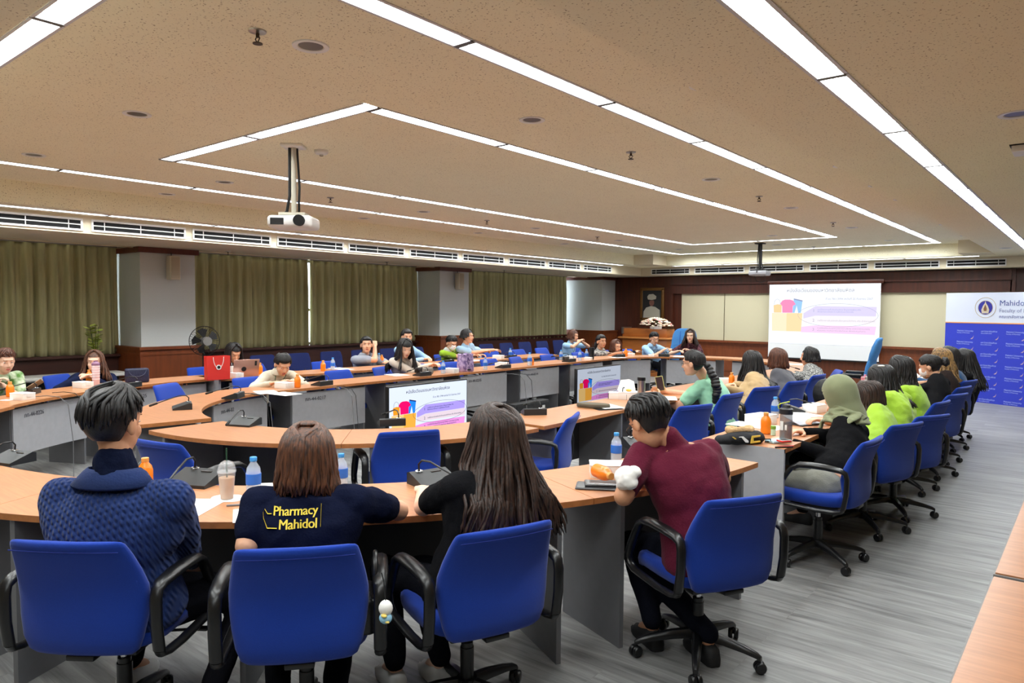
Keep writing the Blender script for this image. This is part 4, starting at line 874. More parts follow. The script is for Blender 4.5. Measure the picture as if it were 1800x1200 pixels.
    def lock(phi, part, th1, L, r0, r1, out=0, layer=1.0, curlA=.0, sweep=0, pull=None):
        pts = []; n1 = 9; ph0 = phi*.35+part
        for i in range(n1+1):
            t = i/n1; th = rad(.5+(th1-.5)*t); ph = rad(ph0+(phi-ph0)*min(1, t*1.6)+sweep*t); k = layer
            pts.append(V((ca*k*sin(th)*sin(ph), cb*k*sin(th)*cos(ph), cc*k*cos(th)))+c0)
        P = [HM @ p for p in pts]
        if pull is not None:
            a = P[-1]
            for i in range(1, 7): P.append(a.lerp(pull, i/6)+V((0, -.01, -.012))*sin(pi*i/6))
        elif L > 0:
            a = P[-1]; dirx = (P[-1]-HM @ c0); dirx.z = 0; dirx = dirx.normalized() if dirx.length > 1e-4 else V((0, -1, 0)); n2 = max(4, int(L/.035)); w1 = rn.uniform(0, 6.28)
            for i in range(1, n2+1):
                t = i/n2; z = a.z-L*t; q = V((a.x, a.y, z))+dirx*(out*t)+V((sin(w1+t*7)*curlA*t, cos(w1+t*6)*curlA*t, 0))
                if z < S.z+.03:      # rest on shoulders, chest or back
                    dz = min(1, (S.z+.03-z)/.10); tt = max(0, min(1, (z-B0.z)/(S.z-B0.z))); c = bez(B0, B1, B2, tt); w_, d_ = lerpt(TB, tt); w_ = w_*bulk+.028; d_ = d_*bulk+.03*layer**2
                    ex = (q.x-c.x)/w_; xx = max(-.95, min(.95, ex)); yb = d_*max(.80, math.sqrt(1-xx*xx))+.012
                    sgn = -1 if a.y < Hc.y+.02 else 1
                    if sgn < 0: q.y = q.y*(1-dz)+min(q.y, max(c.y-yb, a.y-.17))*dz
                    else: q.y = q.y*(1-dz)+max(q.y, c.y+yb)*dz
                P.append(q)
        m = len(P); rs = [(r0+(r1-r0)*i/(m-1))*(.25 if i == m-1 else (.7 if i == 0 else 1)) for i in range(m)]
        g.tube(P, rs, 6, .6)
    if st in ('bob', 'long', 'half'):
        L = hl; part = hair[3] if len(hair) > 3 else 0; cA = .022 if L > .2 else .008
        for ly, cnt in ((1.0, 70), (1.07, 64), (1.13, 44)):
            for k in range(cnt):
                phi = 52+(256)*(k+.5*rn.random())/cnt; ph = phi if phi <= 180 else phi-360
                if abs(ph) < 50: continue
                Lk = L*(1 if abs(ph) > 75 else .96)*rn.uniform(.90, 1.03); lock(ph, part, 92 if abs(ph) > 70 else 80, Lk, .0105, .009 if L > .2 else .008, out=.02 if L < .25 else .03+.05*rn.random() if L < .4 else .06+.08*rn.random(), layer=ly*rn.uniform(.99, 1.015), curlA=cA)
        if len(hair) > 4 and hair[4]:
            for k in range(26): ph = -46+92*k/25; lock(ph, 0, 64+6*rn.random(), .012, .008, .006, layer=1.06)
    elif st == 'short':
        for ly, cnt in ((1.0, 60), (1.07, 50), (1.12, 30)):
            for k in range(cnt):
                ph = -180+360*(k+rn.random()*.6)/cnt; a = abs(ph); th1 = 62 if a < 45 else (80 if a < 100 else (104 if a < 140 else 116)); th1 -= (ly-1)*120
                lock(ph, hair[3] if len(hair) > 3 else 30, th1+rn.uniform(-6, 4), 0, .012, .007, layer=ly*rn.uniform(.99, 1.02), sweep=rn.uniform(-14, 22))
    elif st in ('tail', 'bun', 'braid'):
        tie = HM @ V((0, -.118, -.012 if st != 'bun' else .012))
        for ly, cnt in ((1.02, 64), (1.07, 56)):
            for k in range(cnt):
                ph = -180+360*(k+.4*rn.random())/cnt; a = abs(ph); lock(ph, 0, 56 if a < 50 else (80 if a < 110 else 104), 0, .0095, .006, layer=ly, pull=tie)
        if st == 'bun':
            for k in range(14): a = 2*pi*k/14; g.tube([tie+HM.to_3x3() @ V((cos(a)*.02, -.005, sin(a)*.02)), tie+HM.to_3x3() @ V((cos(a+.5)*.042, -.025, sin(a+.5)*.042)), tie+HM.to_3x3() @ V((cos(a+1.2)*.03, -.05, sin(a+1.2)*.03)), tie+HM.to_3x3() @ V((0, -.055, 0))], .012, 6)
        elif st == 'braid':
            for k in range(12): t = k/11; q = tie+V((sin(k*1.9)*.010, -.02-.10*sin(t*2.2), -.02-.33*t)); g.ell(q, (.036+.014*sin(pi*t), .032+.012*sin(pi*t), .034), nu=12, nv=8)
        else:
            for k in range(26):
                a = rn.uniform(0, 6.28); r = .022*rn.random()**.5; e = V((cos(a)*r, sin(a)*r, 0)); g.tube([tie, tie+e+V((0, -.03, -.02)), tie+e*1.3+V((0, -.045, -.10)), tie+e*1.2+V((0, -.04, -.10-hl*.5)), tie+e*.7+V((0, -.02, -.10-hl))], [.008, .010, .009, .008, .003], 6)
    if st in ('bob', 'long', 'half'): g.ell(HM @ (c0+V((0, 0, cc*1.055))), (.036, .036, .012), nu=14, nv=8)
    g.build('hair', hm, o, ang=180)
    return o
def hash_(s): return sum((i+1)*ord(c) for i, c in enumerate(s)) % 99991
def scarf(o, HM, N, S, m, arms):
    g = G(); nu = 40; rings = []
    for i in range(15):
        t = i/14; th = rad(2+118*t); ring = []
        for j in range(nu):
            a = 2*pi*j/nu; k = 1.10+.03*sin(5*a+t*6)*t+.04*noise.noise(V((cos(a)*2, sin(a)*2, t*4)))
            ring.append(HM @ (V((.088*k*sin(th)*sin(a), .108*k*sin(th)*cos(a)*(1 if cos(a) < 0 else .93), .105*k*cos(th)*(1 if th < pi/2 else 1.7)))+V((0, -.014, .02))))
        rings.append(ring)
    for i in range(1, 6):
        t = i/5; ring = []
        for j in range(nu):
            a = 2*pi*j/nu; b = rings[14][j]; k = 1+.05*sin(7*a+i); tgt = N+V((.125*k*sin(a), -.01+.115*k*cos(a), -.035)); ring.append(b.lerp(tgt, t)+V((sin(a), cos(a), 0))*.012*sin(pi*t))
        rings.append(ring)
    vs = [p for r in rings for p in r]; fs = []
    HI = HM.inverted()
    for i in range(19):
        for j in range(nu):
            q = (i*nu+j, (i+1)*nu+j, (i+1)*nu+(j+1) % nu, i*nu+(j+1) % nu); c = HI @ (sum((vs[k] for k in q), V((0, 0, 0)))/4)
            if not (c.y > .055 and c.z < .062 and abs(c.x) < .068): fs.append(q)
    g.add(vs, fs); q = g.build('headscarf', m, o, ang=180); md = q.modifiers.new('t', 'SOLIDIFY'); md.thickness = .005; sb = q.modifiers.new('s', 'SUBSURF'); sb.levels = 1; sb.render_levels = 1
    g = G(); B = HM @ V((0, -.015, -.085))
    for k in range(3):
        r = [HM @ V((.092*sin(a)*(1-.1*k), .11*cos(a)*.9-.012, .06*cos(a)*(.6+.4*k)+.045*(1-k)-.02)) for a in [2*pi*j/30 for j in range(31)]]
        g.tube(r, .010, 8, .6)
    for k in range(7):
        r = [B+V(((.085+.012*k)*sin(a)*(1+.05*sin(6*a+k)), -.01+(.082+.010*k)*cos(a), -.012*k-.03*(k/6)+.008*sin(4*a+k*2))) for a in [2*pi*j/30 for j in range(31)]]
        g.tube(r, .018, 8, .6)
    g.tube([B+V((.04, .09, -.02)), B+V((.05, .17, -.14)), B+V((.03, .19, -.26)), B+V((.04, .2, -.36))], [.02, .034, .034, .02], 8, .4, up=(0, 1, 0))
    g.tube([B+V((-.05, -.10, -.03)), B+V((-.10, -.11, -.05)), B+V((-.17, -.09, -.07)), B+V((-.20, -.08, -.10))], [.03, .035, .03, .008], 8, .45)
    q = organic(g, 'scarf_drape', m, o, .007, 2, .012, .05)
def ray(px, py):
    v = V(((px-900)/1256.97, -(py-600)/1256.97, 1)); return _r2*v.x+_u2*v.y+_f*v.z
def PT(px, py, z): d = ray(px, py); return V((0, 0, EYE))+d*((z-EYE)/d.z)      # point of the room seen at this place of the photo, at height z
def PX(px, py, x): d = ray(px, py); return V((0, 0, EYE))+d*(x/d.x)
def PY(px, py, y): d = ray(px, py); return V((0, 0, EYE))+d*(y/d.y)
def PD(px, py, D): d = ray(px, py); return V((0, 0, EYE))+d*(D/math.hypot(d.x, d.y))
# --- near curve
KNIT = mat('cable_knit', (32, 50, 98), .95, sheen=.08, spec=.15)
def _knit():
    m = KNIT; nt = m.node_tree; b = nt.nodes['Principled BSDF']; L = nt.links.new; tc = node(m, 'ShaderNodeTexCoord')
    mp = node(m, 'ShaderNodeMapping'); mp.inputs['Scale'].default_value = (1, 1, 1); L(tc.outputs['Object'], mp.inputs['Vector'])
    w1 = node(m, 'ShaderNodeTexWave', bands_direction='X'); w1.inputs['Scale'].default_value = 16; L(mp.outputs[0], w1.inputs['Vector'])
    w2 = node(m, 'ShaderNodeTexWave', bands_direction='DIAGONAL'); w2.inputs['Scale'].default_value = 20; w2.inputs['Distortion'].default_value = 1.5; L(mp.outputs[0], w2.inputs['Vector'])
    mu = node(m, 'ShaderNodeMath', operation='MULTIPLY'); L(w1.outputs['Fac'], mu.inputs[0]); L(w2.outputs['Fac'], mu.inputs[1])
    bp = node(m, 'ShaderNodeBump'); bp.inputs['Strength'].default_value = .9; bp.inputs['Distance'].default_value = .008; L(mu.outputs[0], bp.inputs['Height']); L(bp.outputs[0], b.inputs['Normal'])
_knit()
K = 'cloth_'
def hipof(k, fwd, d=.33):
    o = CH[k]; return (o.location.x+fwd[0]*d, o.location.y+fwd[1]*d)
def yfw(k): a = CH[k].rotation_euler.z; return (-sin(a), cos(a))
f = yfw('c1'); p1 = person('person at the lower left, from behind, in a blue cable-knit sweater, short black hair', hipof('c1', f, -.02), f, PD(200, 742, 3.02), hyaw=-8, hpitch=-8, sh=PD(207, 862, 2.98), elb=[PD(118, 950, 2.98), PD(322, 958, 3.05)], cape=1, turtle=fab('scarf_navy', (16, 22, 44), sh=0), hands=[(-.10, .26, .58), (.14, .26, .58)], sleeve='long', top=KNIT, legs=fab('black1', (20, 20, 26)), hair=('short', HB, 0, 25), skin=SKT, vox=.006, bulk=1.36, hs=1.08, slump=.06, disp=.018, collar=fab('collar_navy', (32, 48, 92), sh=.05), shoe=mat('shoe_white', (200, 200, 198), .6), feet=[(-.15, .30, .10), (.30, .12, .10)])
navy = fab('navy', (15, 20, 42), sh=0); f = yfw('c2')
p2 = person('person from behind in a navy polo shirt with yellow lettering and shoulder-length brown hair', hipof('c2', f, .0), f, PD(541, 806, 2.78), hyaw=-12, hpitch=-12, top=navy, legs=fab('black2', (20, 21, 27)), hair=("bob", HAU, .150, 0), skin=SK, vox=.006, bulk=1.12, slump=.08, sh=PD(541, 868, 2.72), elb=[PD(435, 958, 2.66), PD(700, 897, 2.92)], hands=[(-.12, .42, .80), (.12, .40, .79)], elbow=[None, (1.0, .35, -.45)], disp=.03, shoe=mat('shoe_white', (200, 200, 198), .6), feet=[(-.12, .1, .10), (.10, .05, .10)])
f = yfw('c3')
p3 = person('person from behind in a black T-shirt with very long wavy black hair', hipof('c3', f, .0), f, PD(868, 768, 2.86), hyaw=26, hpitch=-4, top=fab('black_tee', (20, 20, 23)), legs=fab('black2', (20, 21, 27)), hair=('long', HDB, .40, 0), skin=SKP, vox=.006, bulk=1.06, slump=.04, sh=PD(864, 834, 2.80), elb=[PD(744, 890, 2.95), PD(950, 886, 2.97)], hands=[(-.02, .42, .80), (.08, .44, .80)], elbow=[(-1.1, .4, -.35), (1.0, .3, -.45)], disp=.02, shoe=mat('shoe_white', (200, 200, 198), .6), feet=[(-.20, .28, .10), (-.02, .22, .10)])
f = (-.82, .57)
p4 = person('person in a maroon T-shirt and glasses bent over the desk writing', hipof('c4', f, -.08), f, PD(1140, 742, 3.34), hyaw=14, hpitch=-34, sh=PD(1186, 786, 3.38), elb=[PT(1096, 872, .80), None], top=fab('maroon', (92, 20, 44), sh=.05), legs=fab('black_navy', (18, 20, 30)), hair=('short', HB, 0, 20), skin=SKT, vox=.0055, bulk=1.14, hs=1.02, slump=.07, hands=[(-.02, .50, .79), (.16, .50, .79)], elbow=[(-1.0, .5, -.5), (.8, 0, -.6)], disp=.02, glasses=1, feet=[(-.16, .22, .1), (.02, .02, .1)])
# --- right outer row
f = (-1, .05)
person('person in a black blouse and sage green headscarf at the right desk', (-1.33, 4.87), f, PX(1474, 694, -1.42), hyaw=-8, hpitch=-22, sleeve='long', top=fab('black_blouse', (18, 18, 20)), legs=fab('grey_trousers', (132, 132, 122)), hair=('scarf', fab('sage', (128, 134, 102), None, bs=400, var=.1)), vox=.006, bulk=1.12, slump=.06, sh=PX(1498, 757, -1.33), elb=[PX(1428, 836, -1.36), None], hands=[(-.02, .24, .74), (.10, .36, .78)], disp=.02)
LIME = fab('lime', (150, 188, 50)); LIME2 = fab('lime_bright', (156, 194, 52))
person('person in lime green mostly hidden behind the headscarf wearer', (-1.33, 5.65), f, PX(1527, 698, -1.42), hyaw=-5, hpitch=-25, top=LIME, hair=('long', HDB, .16), bulk=1.0, slump=.09, disp=.02)
person('person in lime green with long black hair and a white hair clip', (-1.32, 6.35), (-1, .15), PX(1549, 668, -1.42), hyaw=-10, hpitch=-25, top=LIME2, sleeve='long', hair=('long', HB, .27), bulk=1.16, slump=.1, disp=.03)
person('person in lime green with long dark hair, further along than the clip wearer', (-1.34, 7.3), f, PX(1582, 650, -1.42), hyaw=-12, hpitch=-15, top=LIME, hair=('long', HB, .22), bulk=1.1, slump=.09, disp=.02)
person('person in a black cardigan with dark hair in a low bun, reading a white sheet', (-1.34, 8.05), f, PX(1634, 644, -1.36), hyaw=0, hpitch=-18, top=fab('black_cardigan', (20, 20, 22)), sleeve='long', hair=('bun', HB), bulk=1.06, slump=.07, mask=1, vox=.008)
person('person with long hair streaked blond, beyond the black cardigan', (-1.34, 8.95), f, PX(1652, 632, -1.38), hyaw=-6, hpitch=-8, top=fab('dark_brown_top', (40, 32, 30)), hair=('long', HBD, .26), bulk=1.0, vox=.009)
person('person in dark teal with long black hair, second from the far end on the right', (-1.36, 9.8), f, PX(1666, 628, -1.4), hyaw=-6, hpitch=-6, top=fab('teal', (24, 66, 104)), sleeve='long', hair=('long', HB, .22), bulk=1.04, vox=.009)
person('last person of the right row, with a long fall of black hair', (-1.38, 10.75), f, PX(1694, 632, -1.26), hyaw=-12, hpitch=-8, top=fab('black_cardigan', (20, 20, 22)), sleeve='long', hair=('long', HB, .40), bulk=1.02, vox=.009)
# --- right inner row
hm_ = [PX(1160, 699, -3.36), PX(1171, 688, -3.40)]
person('person in a mint green polo shirt with a long black plait, holding up a phone', (-2.83, 6.55), (-1, .0), PX(1218, 638, -3.02), hyaw=6, hpitch=-6, sh=PX(1246, 671, -2.95), top=fab('mint', (146, 200, 168)), hair=('braid', HB), bulk=1.18, slump=.08, glasses=1, hands=hm_, hw=True, vox=.006, curl=(45, 20), palms=[(1, .2, 0), (-1, .2, 0)], elbow=[(-.6, -.2, -1), (.6, -.2, -1)], disp=.025, legs=fab('black2', (20, 21, 27)))
person('person in a tan jacket with straight long black hair', (-2.8, 7.35), (-1, .1), PX(1321, 637, -3.02), hyaw=-10, hpitch=-12, top=fab('tan', (178, 150, 108)), sleeve='long', hair=('long', HB, .36), bulk=1.0, slump=.07, legs=fab('pale_grey_trousers', (150, 150, 140)), disp=.025)
person('person in a charcoal grey top with chestnut hair', (-2.8, 8.3), (-1, .1), PX(1366, 631, -3.0), hyaw=-12, hpitch=-6, top=fab('charcoal', (78, 78, 84)), sleeve='long', hair=('bob', HBR, .14), bulk=1.12, slump=.07, vox=.008)
person('person in a black and white tweed jacket with collar-length black hair', (-2.8, 9.3), (-1, .0), PX(1422, 627, -2.98), hyaw=10, hpitch=-4, top=fab('tweed', (40, 40, 42), (176, 176, 172), vs=70, bs=200), sleeve='long', hair=('bob', HB, .09), bulk=1.1, slump=.07, vox=.008)
# --- left inner row
person('person in a beige shirt bent down writing at the left inner desk', (-7.28, 4.42), (1, -.15), PX(497, 640, -7.05), hyaw=-8, hpitch=-32, top=fab('beige_shirt', (206, 198, 178)), sleeve='long', hair=('tail', HB, .2), skin=SK, slump=.09, collar=True, lanyard=2, hands=[(-.16, .42, .79), (.08, .44, .79)], elbow=[(-1, .1, -.5), (1, .1, -.5)], disp=.02, vox=.006)
person('person in a cream cardigan with long straight black hair, looking at a phone', (-7.3, 6.8), (1, .05), PX(712, 612, -7.12), hyaw=-22, hpitch=-18, top=fab('cream', (216, 204, 190)), sleeve='long', hair=('long', HB, .34, 20, 1), skin=SKP, slump=.1, lanyard=3, hands=[(-.04, .27, .83), (.10, .30, .83)], vox=.006)
person('person in a grey patterned blouse looking toward the head of the table', (-7.25, 11.55), (1, .1), PX(1057, 600, -7.1), hyaw=-28, hpitch=0, top=fab('patterned', (190, 186, 178), (90, 88, 88), vs=30), hair=('tail', HB, .1), skin=SKT, lanyard=3, hands=[(-.06, .42, .80), (.06, .43, .80)], vox=.0075)
person('person in a dark jacket with a bright red scarf, brown hair to the shoulders', (-7.2, 12.15), (1, .2), PX(1083, 609, -6.95), hyaw=-34, hpitch=-4, top=fab('dark_jacket', (22, 24, 38)), sleeve='long', hair=('bob', HBR, .13), glasses=1, vox=.0075)
person('person in light blue with short black hair and glasses, beside the head of the table', (-7.0, 13.05), (1, -.45), PY(1150, 595, 12.75), hyaw=-14, hpitch=-12, top=fab('light_blue', (166, 204, 236)), hair=('short', HB, 0, 25), skin=SK, glasses=1, lanyard=1, bulk=1.12, hands=[(-.08, .46, .80), (.10, .46, .80)], vox=.0075, collar=True)
person('person facing the camera at the table head, in dark floral blouse and glasses', (-6.25, 13.05), (.28, -1), PY(1213, 590, 12.92), hyaw=8, hpitch=-2, top=fab('floral_maroon', (44, 26, 34), (104, 66, 72), vs=26), hair=('long', HDB, .26, 0), skin=SKP, glasses=1, slump=.04, hands=[(-.12, .36, .82), (.10, .40, .80)], vox=.0065, lanyard=0)
# --- left outer row
GP = fab('green_print', (92, 138, 66), (214, 222, 196), vs=14)
person('person cut off by the left edge in a green and white leaf-print shirt', (-8.95, 2.12), (1, .35), PX(9, 634, -8.72), hyaw=-14, hpitch=-14, top=GP, hair=('short', HBR, 0, 0), skin=SKP, lanyard=2, hands=[(-.08, .36, .80), (.06, .42, .84)], vox=.007, bulk=1.12)
person('person in a navy blazer with long auburn hair, holding something by a striped tumbler', (-9.0, 3.05), (1, .12), PX(166, 636, -8.78), hyaw=-34, hpitch=-3, top=fab('navy_blazer', (26, 32, 58)), sleeve='long', hair=('long', HAU, .26, 0), skin=SKP, bulk=1.2, slump=.1, hands=[(-.08, .38, .80), (.07, .40, .81)], vox=.007)
person('person with black hair half hidden behind the laptop, head bowed', (-8.85, 5.05), (1, .1), PX(411, 620, -8.62), hyaw=-10, hpitch=-30, top=fab('black_cardigan', (20, 20, 22)), sleeve='long', hair=('long', HB, .18, 10), slump=.07, vox=.008)
person('person in a grey polo shirt resting chin on one hand', (-8.6, 7.1), (1, -.1), PX(644, 606, -8.42), hyaw=-28, hpitch=4, top=fab('grey_polo', (150, 156, 168)), hair=('tail', HB, .05), skin=SK, bulk=1.14, hands=[(.0, .42, .79), (.10, .22, 1.02)], elbow=[(-1, 0, -.5), (.6, .6, -1)], vox=.007, lanyard=1, collar=True)
person('person in light blue with sunglasses pushed up on black hair, behind the cream cardigan', (-8.6, 7.95), (1, .0), PX(715, 592, -8.55), hyaw=-25, hpitch=-4, top=fab('light_blue', (166, 204, 236)), sleeve='long', hair=('tail', HB, .1), vox=.008)
person('person in a lime green shirt wearing a white mask and glasses', (-8.6, 9.1), (1, .15), PX(794, 603, -8.42), hyaw=-26, hpitch=-22, top=fab('lime', (150, 188, 50)), hair=('short', HB, 0, 20), mask=1, glasses=1, lanyard=1, collar=mat('collar_pale', (200, 204, 200), .9), vox=.007)
person('person with a short black bob in a light blue shirt, holding a pen', (-8.55, 9.6), (1, .1), PX(822, 591, -8.38), hyaw=12, hpitch=0, top=fab('light_blue', (166, 204, 236)), hair=('bob', HB, .045), skin=SK, hands=[(-.04, .22, .86), (.12, .26, .84)], lanyard=1, vox=.007)
person('person in light blue with wavy brown hair tapping on a phone', (-8.5, 12.3), (1, -.1), PX(1008, 590, -8.4), hyaw=10, hpitch=-10, top=fab('light_blue', (166, 204, 236)), hair=('bob', HBR, .10), hands=[(-.02, .27, .93), (.07, .29, .94)], lanyard=1, vox=.008)
# lettering on the navy polo
def on_back(o, items):
    top_ = [c for c in o.children if c.name.startswith('top')][0]; bpy.context.view_layer.update(); dg = bpy.context.evaluated_depsgraph_get()
    ev = top_.evaluated_get(dg); YEL = mat('yellow_print', (236, 208, 62), .6)
    for me in items:
        ob = bpy.data.objects.new('printed_lettering', me); C.objects.link(ob); ob.parent = o
        bm = bmesh.new(); bm.from_mesh(me); bmesh.ops.triangulate(bm, faces=bm.faces)
        for v in bm.verts:
            hit, loc, nn, ix = ev.ray_cast(V((v.co.x, -1.2, v.co.z)), V((0, 1, 0)))
            if hit: v.co.y = loc.y-.0035+v.co.y
        bm.to_mesh(me); bm.free(); me.materials.clear(); me.materials.append(YEL)
def glyph_mesh(s, size, x, z):
    cu = bpy.data.curves.new('t', 'FONT'); cu.body = s; cu.size = size; cu.resolution_u = 3; cu.space_character = .96; o = bpy.data.objects.new('t', cu); C.objects.link(o)
    bpy.context.view_layer.update(); me = bpy.data.meshes.new_from_object(o.evaluated_get(bpy.context.evaluated_depsgraph_get())); bpy.data.objects.remove(o)
    bm = bmesh.new(); bm.from_mesh(me); bmesh.ops.triangulate(bm, faces=bm.faces); vs = [v.co.copy() for v in bm.verts]; fs = [[v.index for v in f.verts] for f in bm.faces]; bm.free(); g = G()
    for dx in (0, .0009, .0018): g.add([V((x+v.x+dx, -.0004*dx/.0009, z+v.y)) for v in vs], fs)
    o = g.build('t', KNIT, smooth=False); me = o.data; bpy.data.objects.remove(o)
    return me
def line_mesh(pts, r):
    o = G().tube([V((a, 0, b)) for a, b in pts], r, 6, .1).build('t', KNIT); me = o.data; bpy.data.objects.remove(o); return me
zb = .890; xb = -.135
on_back(p2, [glyph_mesh('Pharmacy', .041, xb+.034, zb), glyph_mesh('Mahidol', .043, xb+.056, zb-.041), line_mesh([(xb+.052, zb-.038), (xb+.018, zb-.039), (xb+.003, zb-.010), (xb, zb+.008), (xb+.004, zb+.017), (xb+.016, zb+.004), (xb+.030, zb+.004)], .005), line_mesh([(xb+.200, zb+.030), (xb+.200, zb-.038)], .006)])
# ------------------------------------------------------------------ things on the desks
def out_dir(p): 
    c = V((CX, min(max(p.y, CY), CY2), 0)); d = V((p.x, p.y, 0))-c; d.z = 0; return d.normalized()
mic0 = None
def snap(p):      # keep things on the boards of the two long rows and the far curve
    x, y, z = p
    def slide_to(nx): return V((nx, y*nx/x, z))
    if y >= 4.35 and y <= CY2:
        if -7.82 < x < -7.18: return slide_to(-7.86 if y > 5.2 else -8.0)
        if -7.18 <= x < -6.97: return slide_to(-6.93)
        if -6.60 < x < -5.6: return slide_to(-6.63)
        if -3.60 > x > -4.1: return slide_to(-3.58)
        if -3.24 < x < -2.6: return slide_to(-3.25)
    elif y > CY2:
        if x < -7.15: return V((-7.86, min(y, 10.6)*1.0, z))
        c = V((CX, CY2, z)); d = V(p)-c; r = d.length
        if r > .1: return c+d*(max(1.53, min(1.85, r))/r)
    return V(p)
def mic(px, py, lab, tw=0, sc=1, f=None, xyz=None):
    global mic0
    p = snap(V(xyz) if xyz else PT(px, py, TT)); d = V((f[0], f[1], 0)).normalized() if f else out_dir(p)
    if mic0 is None:
        t = thing('conference_microphone', '', 'microphone'); P = [(-.075, 0), (.075, 0), (.075, .050), (.055, .056), (-.075, .014)]
        # local +Y points to the user; the wedge rises away from the user
        G().loft([[V((x, -y, z)) for y, z in P] for x in (-.095, -.092, .092, .095)]).build('microphone_base', mat('mic_grey_black', (34, 36, 38), .45), t, smooth=False)
        G().tube([V((.045+.016*cos(a), -.052+.016*sin(a), .055)) for a in [2*pi*k/20 for k in range(21)]], .003, 6).build('ring', CHROME, t)
        pts = [V((.045, -.052, .052)), V((.045, -.055, .085)), V((.04, -.035, .105)), V((.03, .02, .108)), V((.01, .10, .085)), V((-.02, .20, .055))]
        G().tube(pts, .0045, 8).build('gooseneck', BLACK, t); e = pts[-1]; dd = (pts[-1]-pts[-2]).normalized(); G().cap(e-dd*.01, e+dd*.045, .009, .0095).build('microphone_head', BLACKM, t)
        G().box((-.03, -.035, .048), (.05, .02, .004)).build('button_panel', BLACK, t); mic0 = t
    else: t = dup(mic0)
    t.location = p; t.rotation_euler.z = yaw_of(d.x, d.y)+rad(tw); t.scale = (sc,)*3; t['label'] = lab; t['group'] = 'desk microphones'; return t
mic(20, 812, 'desk microphone at the left edge, on the front desk left of the sweater', 10)
mic(345, 850, 'large desk microphone between the blue sweater and the iced coffee', -8, 1.15)
mic(762, 850, 'grey desk microphone with upright silver stem left of the long-haired person', 20, 1.1)
mic(1128, 786, 'desk microphone behind the water bottle and the maroon shirt', -30, 1.1)
mic(430, 747, 'desk microphone on the pointed left end of the inner curved desk', 12)
mic(688, 746, 'desk microphone directly in front of the lit television', 180)
mic(938, 724, 'desk microphone with coiled neck right of the first television', 140)
mic(320, 718, 'desk microphone on the short curved desk left of the inner ring', 10)
mic(410, 699, 'desk microphone on the left inner curve, behind the nearer one', 12)
mic(566, 678, 'desk microphone beside the orange bottle of the person in beige', 8)
mic(742, 663, 'desk microphone in front of the cream cardigan', 0)
mic(884, 654, 'desk microphone right of the purple patterned bag', 0)
mic(1000, 644, 'desk microphone above the left edge of the second television', 0)
mic(1087, 635, 'desk microphone in front of the red scarf', 0)
mic(1180, 630, 'desk microphone on the curve by the head of the table, red tip', -20)
mic(50, 692, 'desk microphone on the far left desk in front of the green print shirt', 20)
mic(228, 680, 'desk microphone behind the sweater person\'s head beside the navy purse', 10)
mic(785, 641, 'desk microphone in front of the masked person in lime', 0)
mic(897, 635, 'desk microphone beside the white box of the short-bobbed person', 0)
mic(992, 629, 'desk microphone on the left outer row before the phone user in blue', 0)
mic(1090, 697, 'desk microphone beside the open foam box on the right inner row', 100)
mic(1395, 722, 'desk microphone behind the smoked drinking bottle', 30)
mic(1455, 645, 'desk microphone on the desk before the tweed jacket', 0, xyz=(-3.45, 10.2, TT))
for i, (u0, v0, q) in enumerate(((60, 697, (150, 805)), (92, 690, (160, 812)), (425, 692, (440, 745)), (420, 692, (418, 740)), (585, 680, (550, 750)), (592, 679, (650, 745)), (888, 657, (855, 705)), (900, 656, (948, 715)))):
    a = PT(u0, v0, TT+.02); ind = -out_dir(a)
    b = V((a.x, a.y, 0))+ind*.30; e_ = b+ind*.25+V((.12*(i % 2)-.06, .35 if i % 2 else -.15, 0)); b.z = .74
    o = thing('cable', 'black microphone cable hanging over the desk edge, %s from the left' % ordn[i], 'cable', group='microphone cables over the desk edges')
    G().tube([a, a+ind*.12+V((0, 0, .01)), a+ind*.24+V((0, 0, .0)), V((b.x, b.y, .70))+ind*.02, V((b.x, b.y, .35))+ind*.06, V((e_.x, e_.y, .05)), V((e_.x, e_.y, .006))+ind*.08], .0035, 6).build('wire', BLACKM if i % 2 else mat('grey_wire', (96, 96, 98), .5), o)
# bottles: one of each kind, then copies
def water():
    t = thing('water_bottle', '', 'bottle')
    G().lathe([(.024, 0), (.031, .004), (.031, .05), (.029, .055), (.031, .06), (.031, .10), (.027, .125), (.014, .145), (.0125, .155)], 22).build('bottle_body', CLEAR, t)
    G().lathe([(.0316, .055), (.0318, .058), (.0318, .098), (.0316, .10)], 22).build('label', BLABEL, t); G().lathe([(.0145, .152), (.015, .154), (.015, .168), (.0135, .170)], 18).build('cap', BCAP, t)
    G().lathe([(.0262, .004), (.029, .006), (.029, .10), (.026, .118)], 18).build('water', mat('water_in_bottle', (215, 228, 238), .05, alpha=.35), t); return t
def juice():
    t = thing('juice_bottle', '', 'bottle')
    G().lathe([(.026, 0), (.033, .005), (.034, .05), (.034, .085), (.028, .105), (.016, .12), (.014, .128)], 22).build('bottle_body', ORANGE, t); G().lathe([(.0165, .124), (.017, .126), (.017, .142), (.015, .144)], 18).build('cap', mat('orange_cap', (226, 160, 84), .45), t); return t
def box():
    t = thing('snack_box', '', 'box'); G().box((0, 0, .03), (.17, .12, .06), bev=.002).build('box_body', WHITE, t); G().box((0, 0, .0605), (.174, .124, .006), bev=.002).build('lid', PAPER, t); G().box((.088, 0, .045), (.003, .05, .03)).build('flap', WHITE, t); return t
PRO = {'water': [water, None], 'juice': [juice, None], 'box': [box, None]}
GR = {'water': 'small water bottles with blue caps', 'juice': 'orange juice bottles', 'box': 'white snack boxes'}
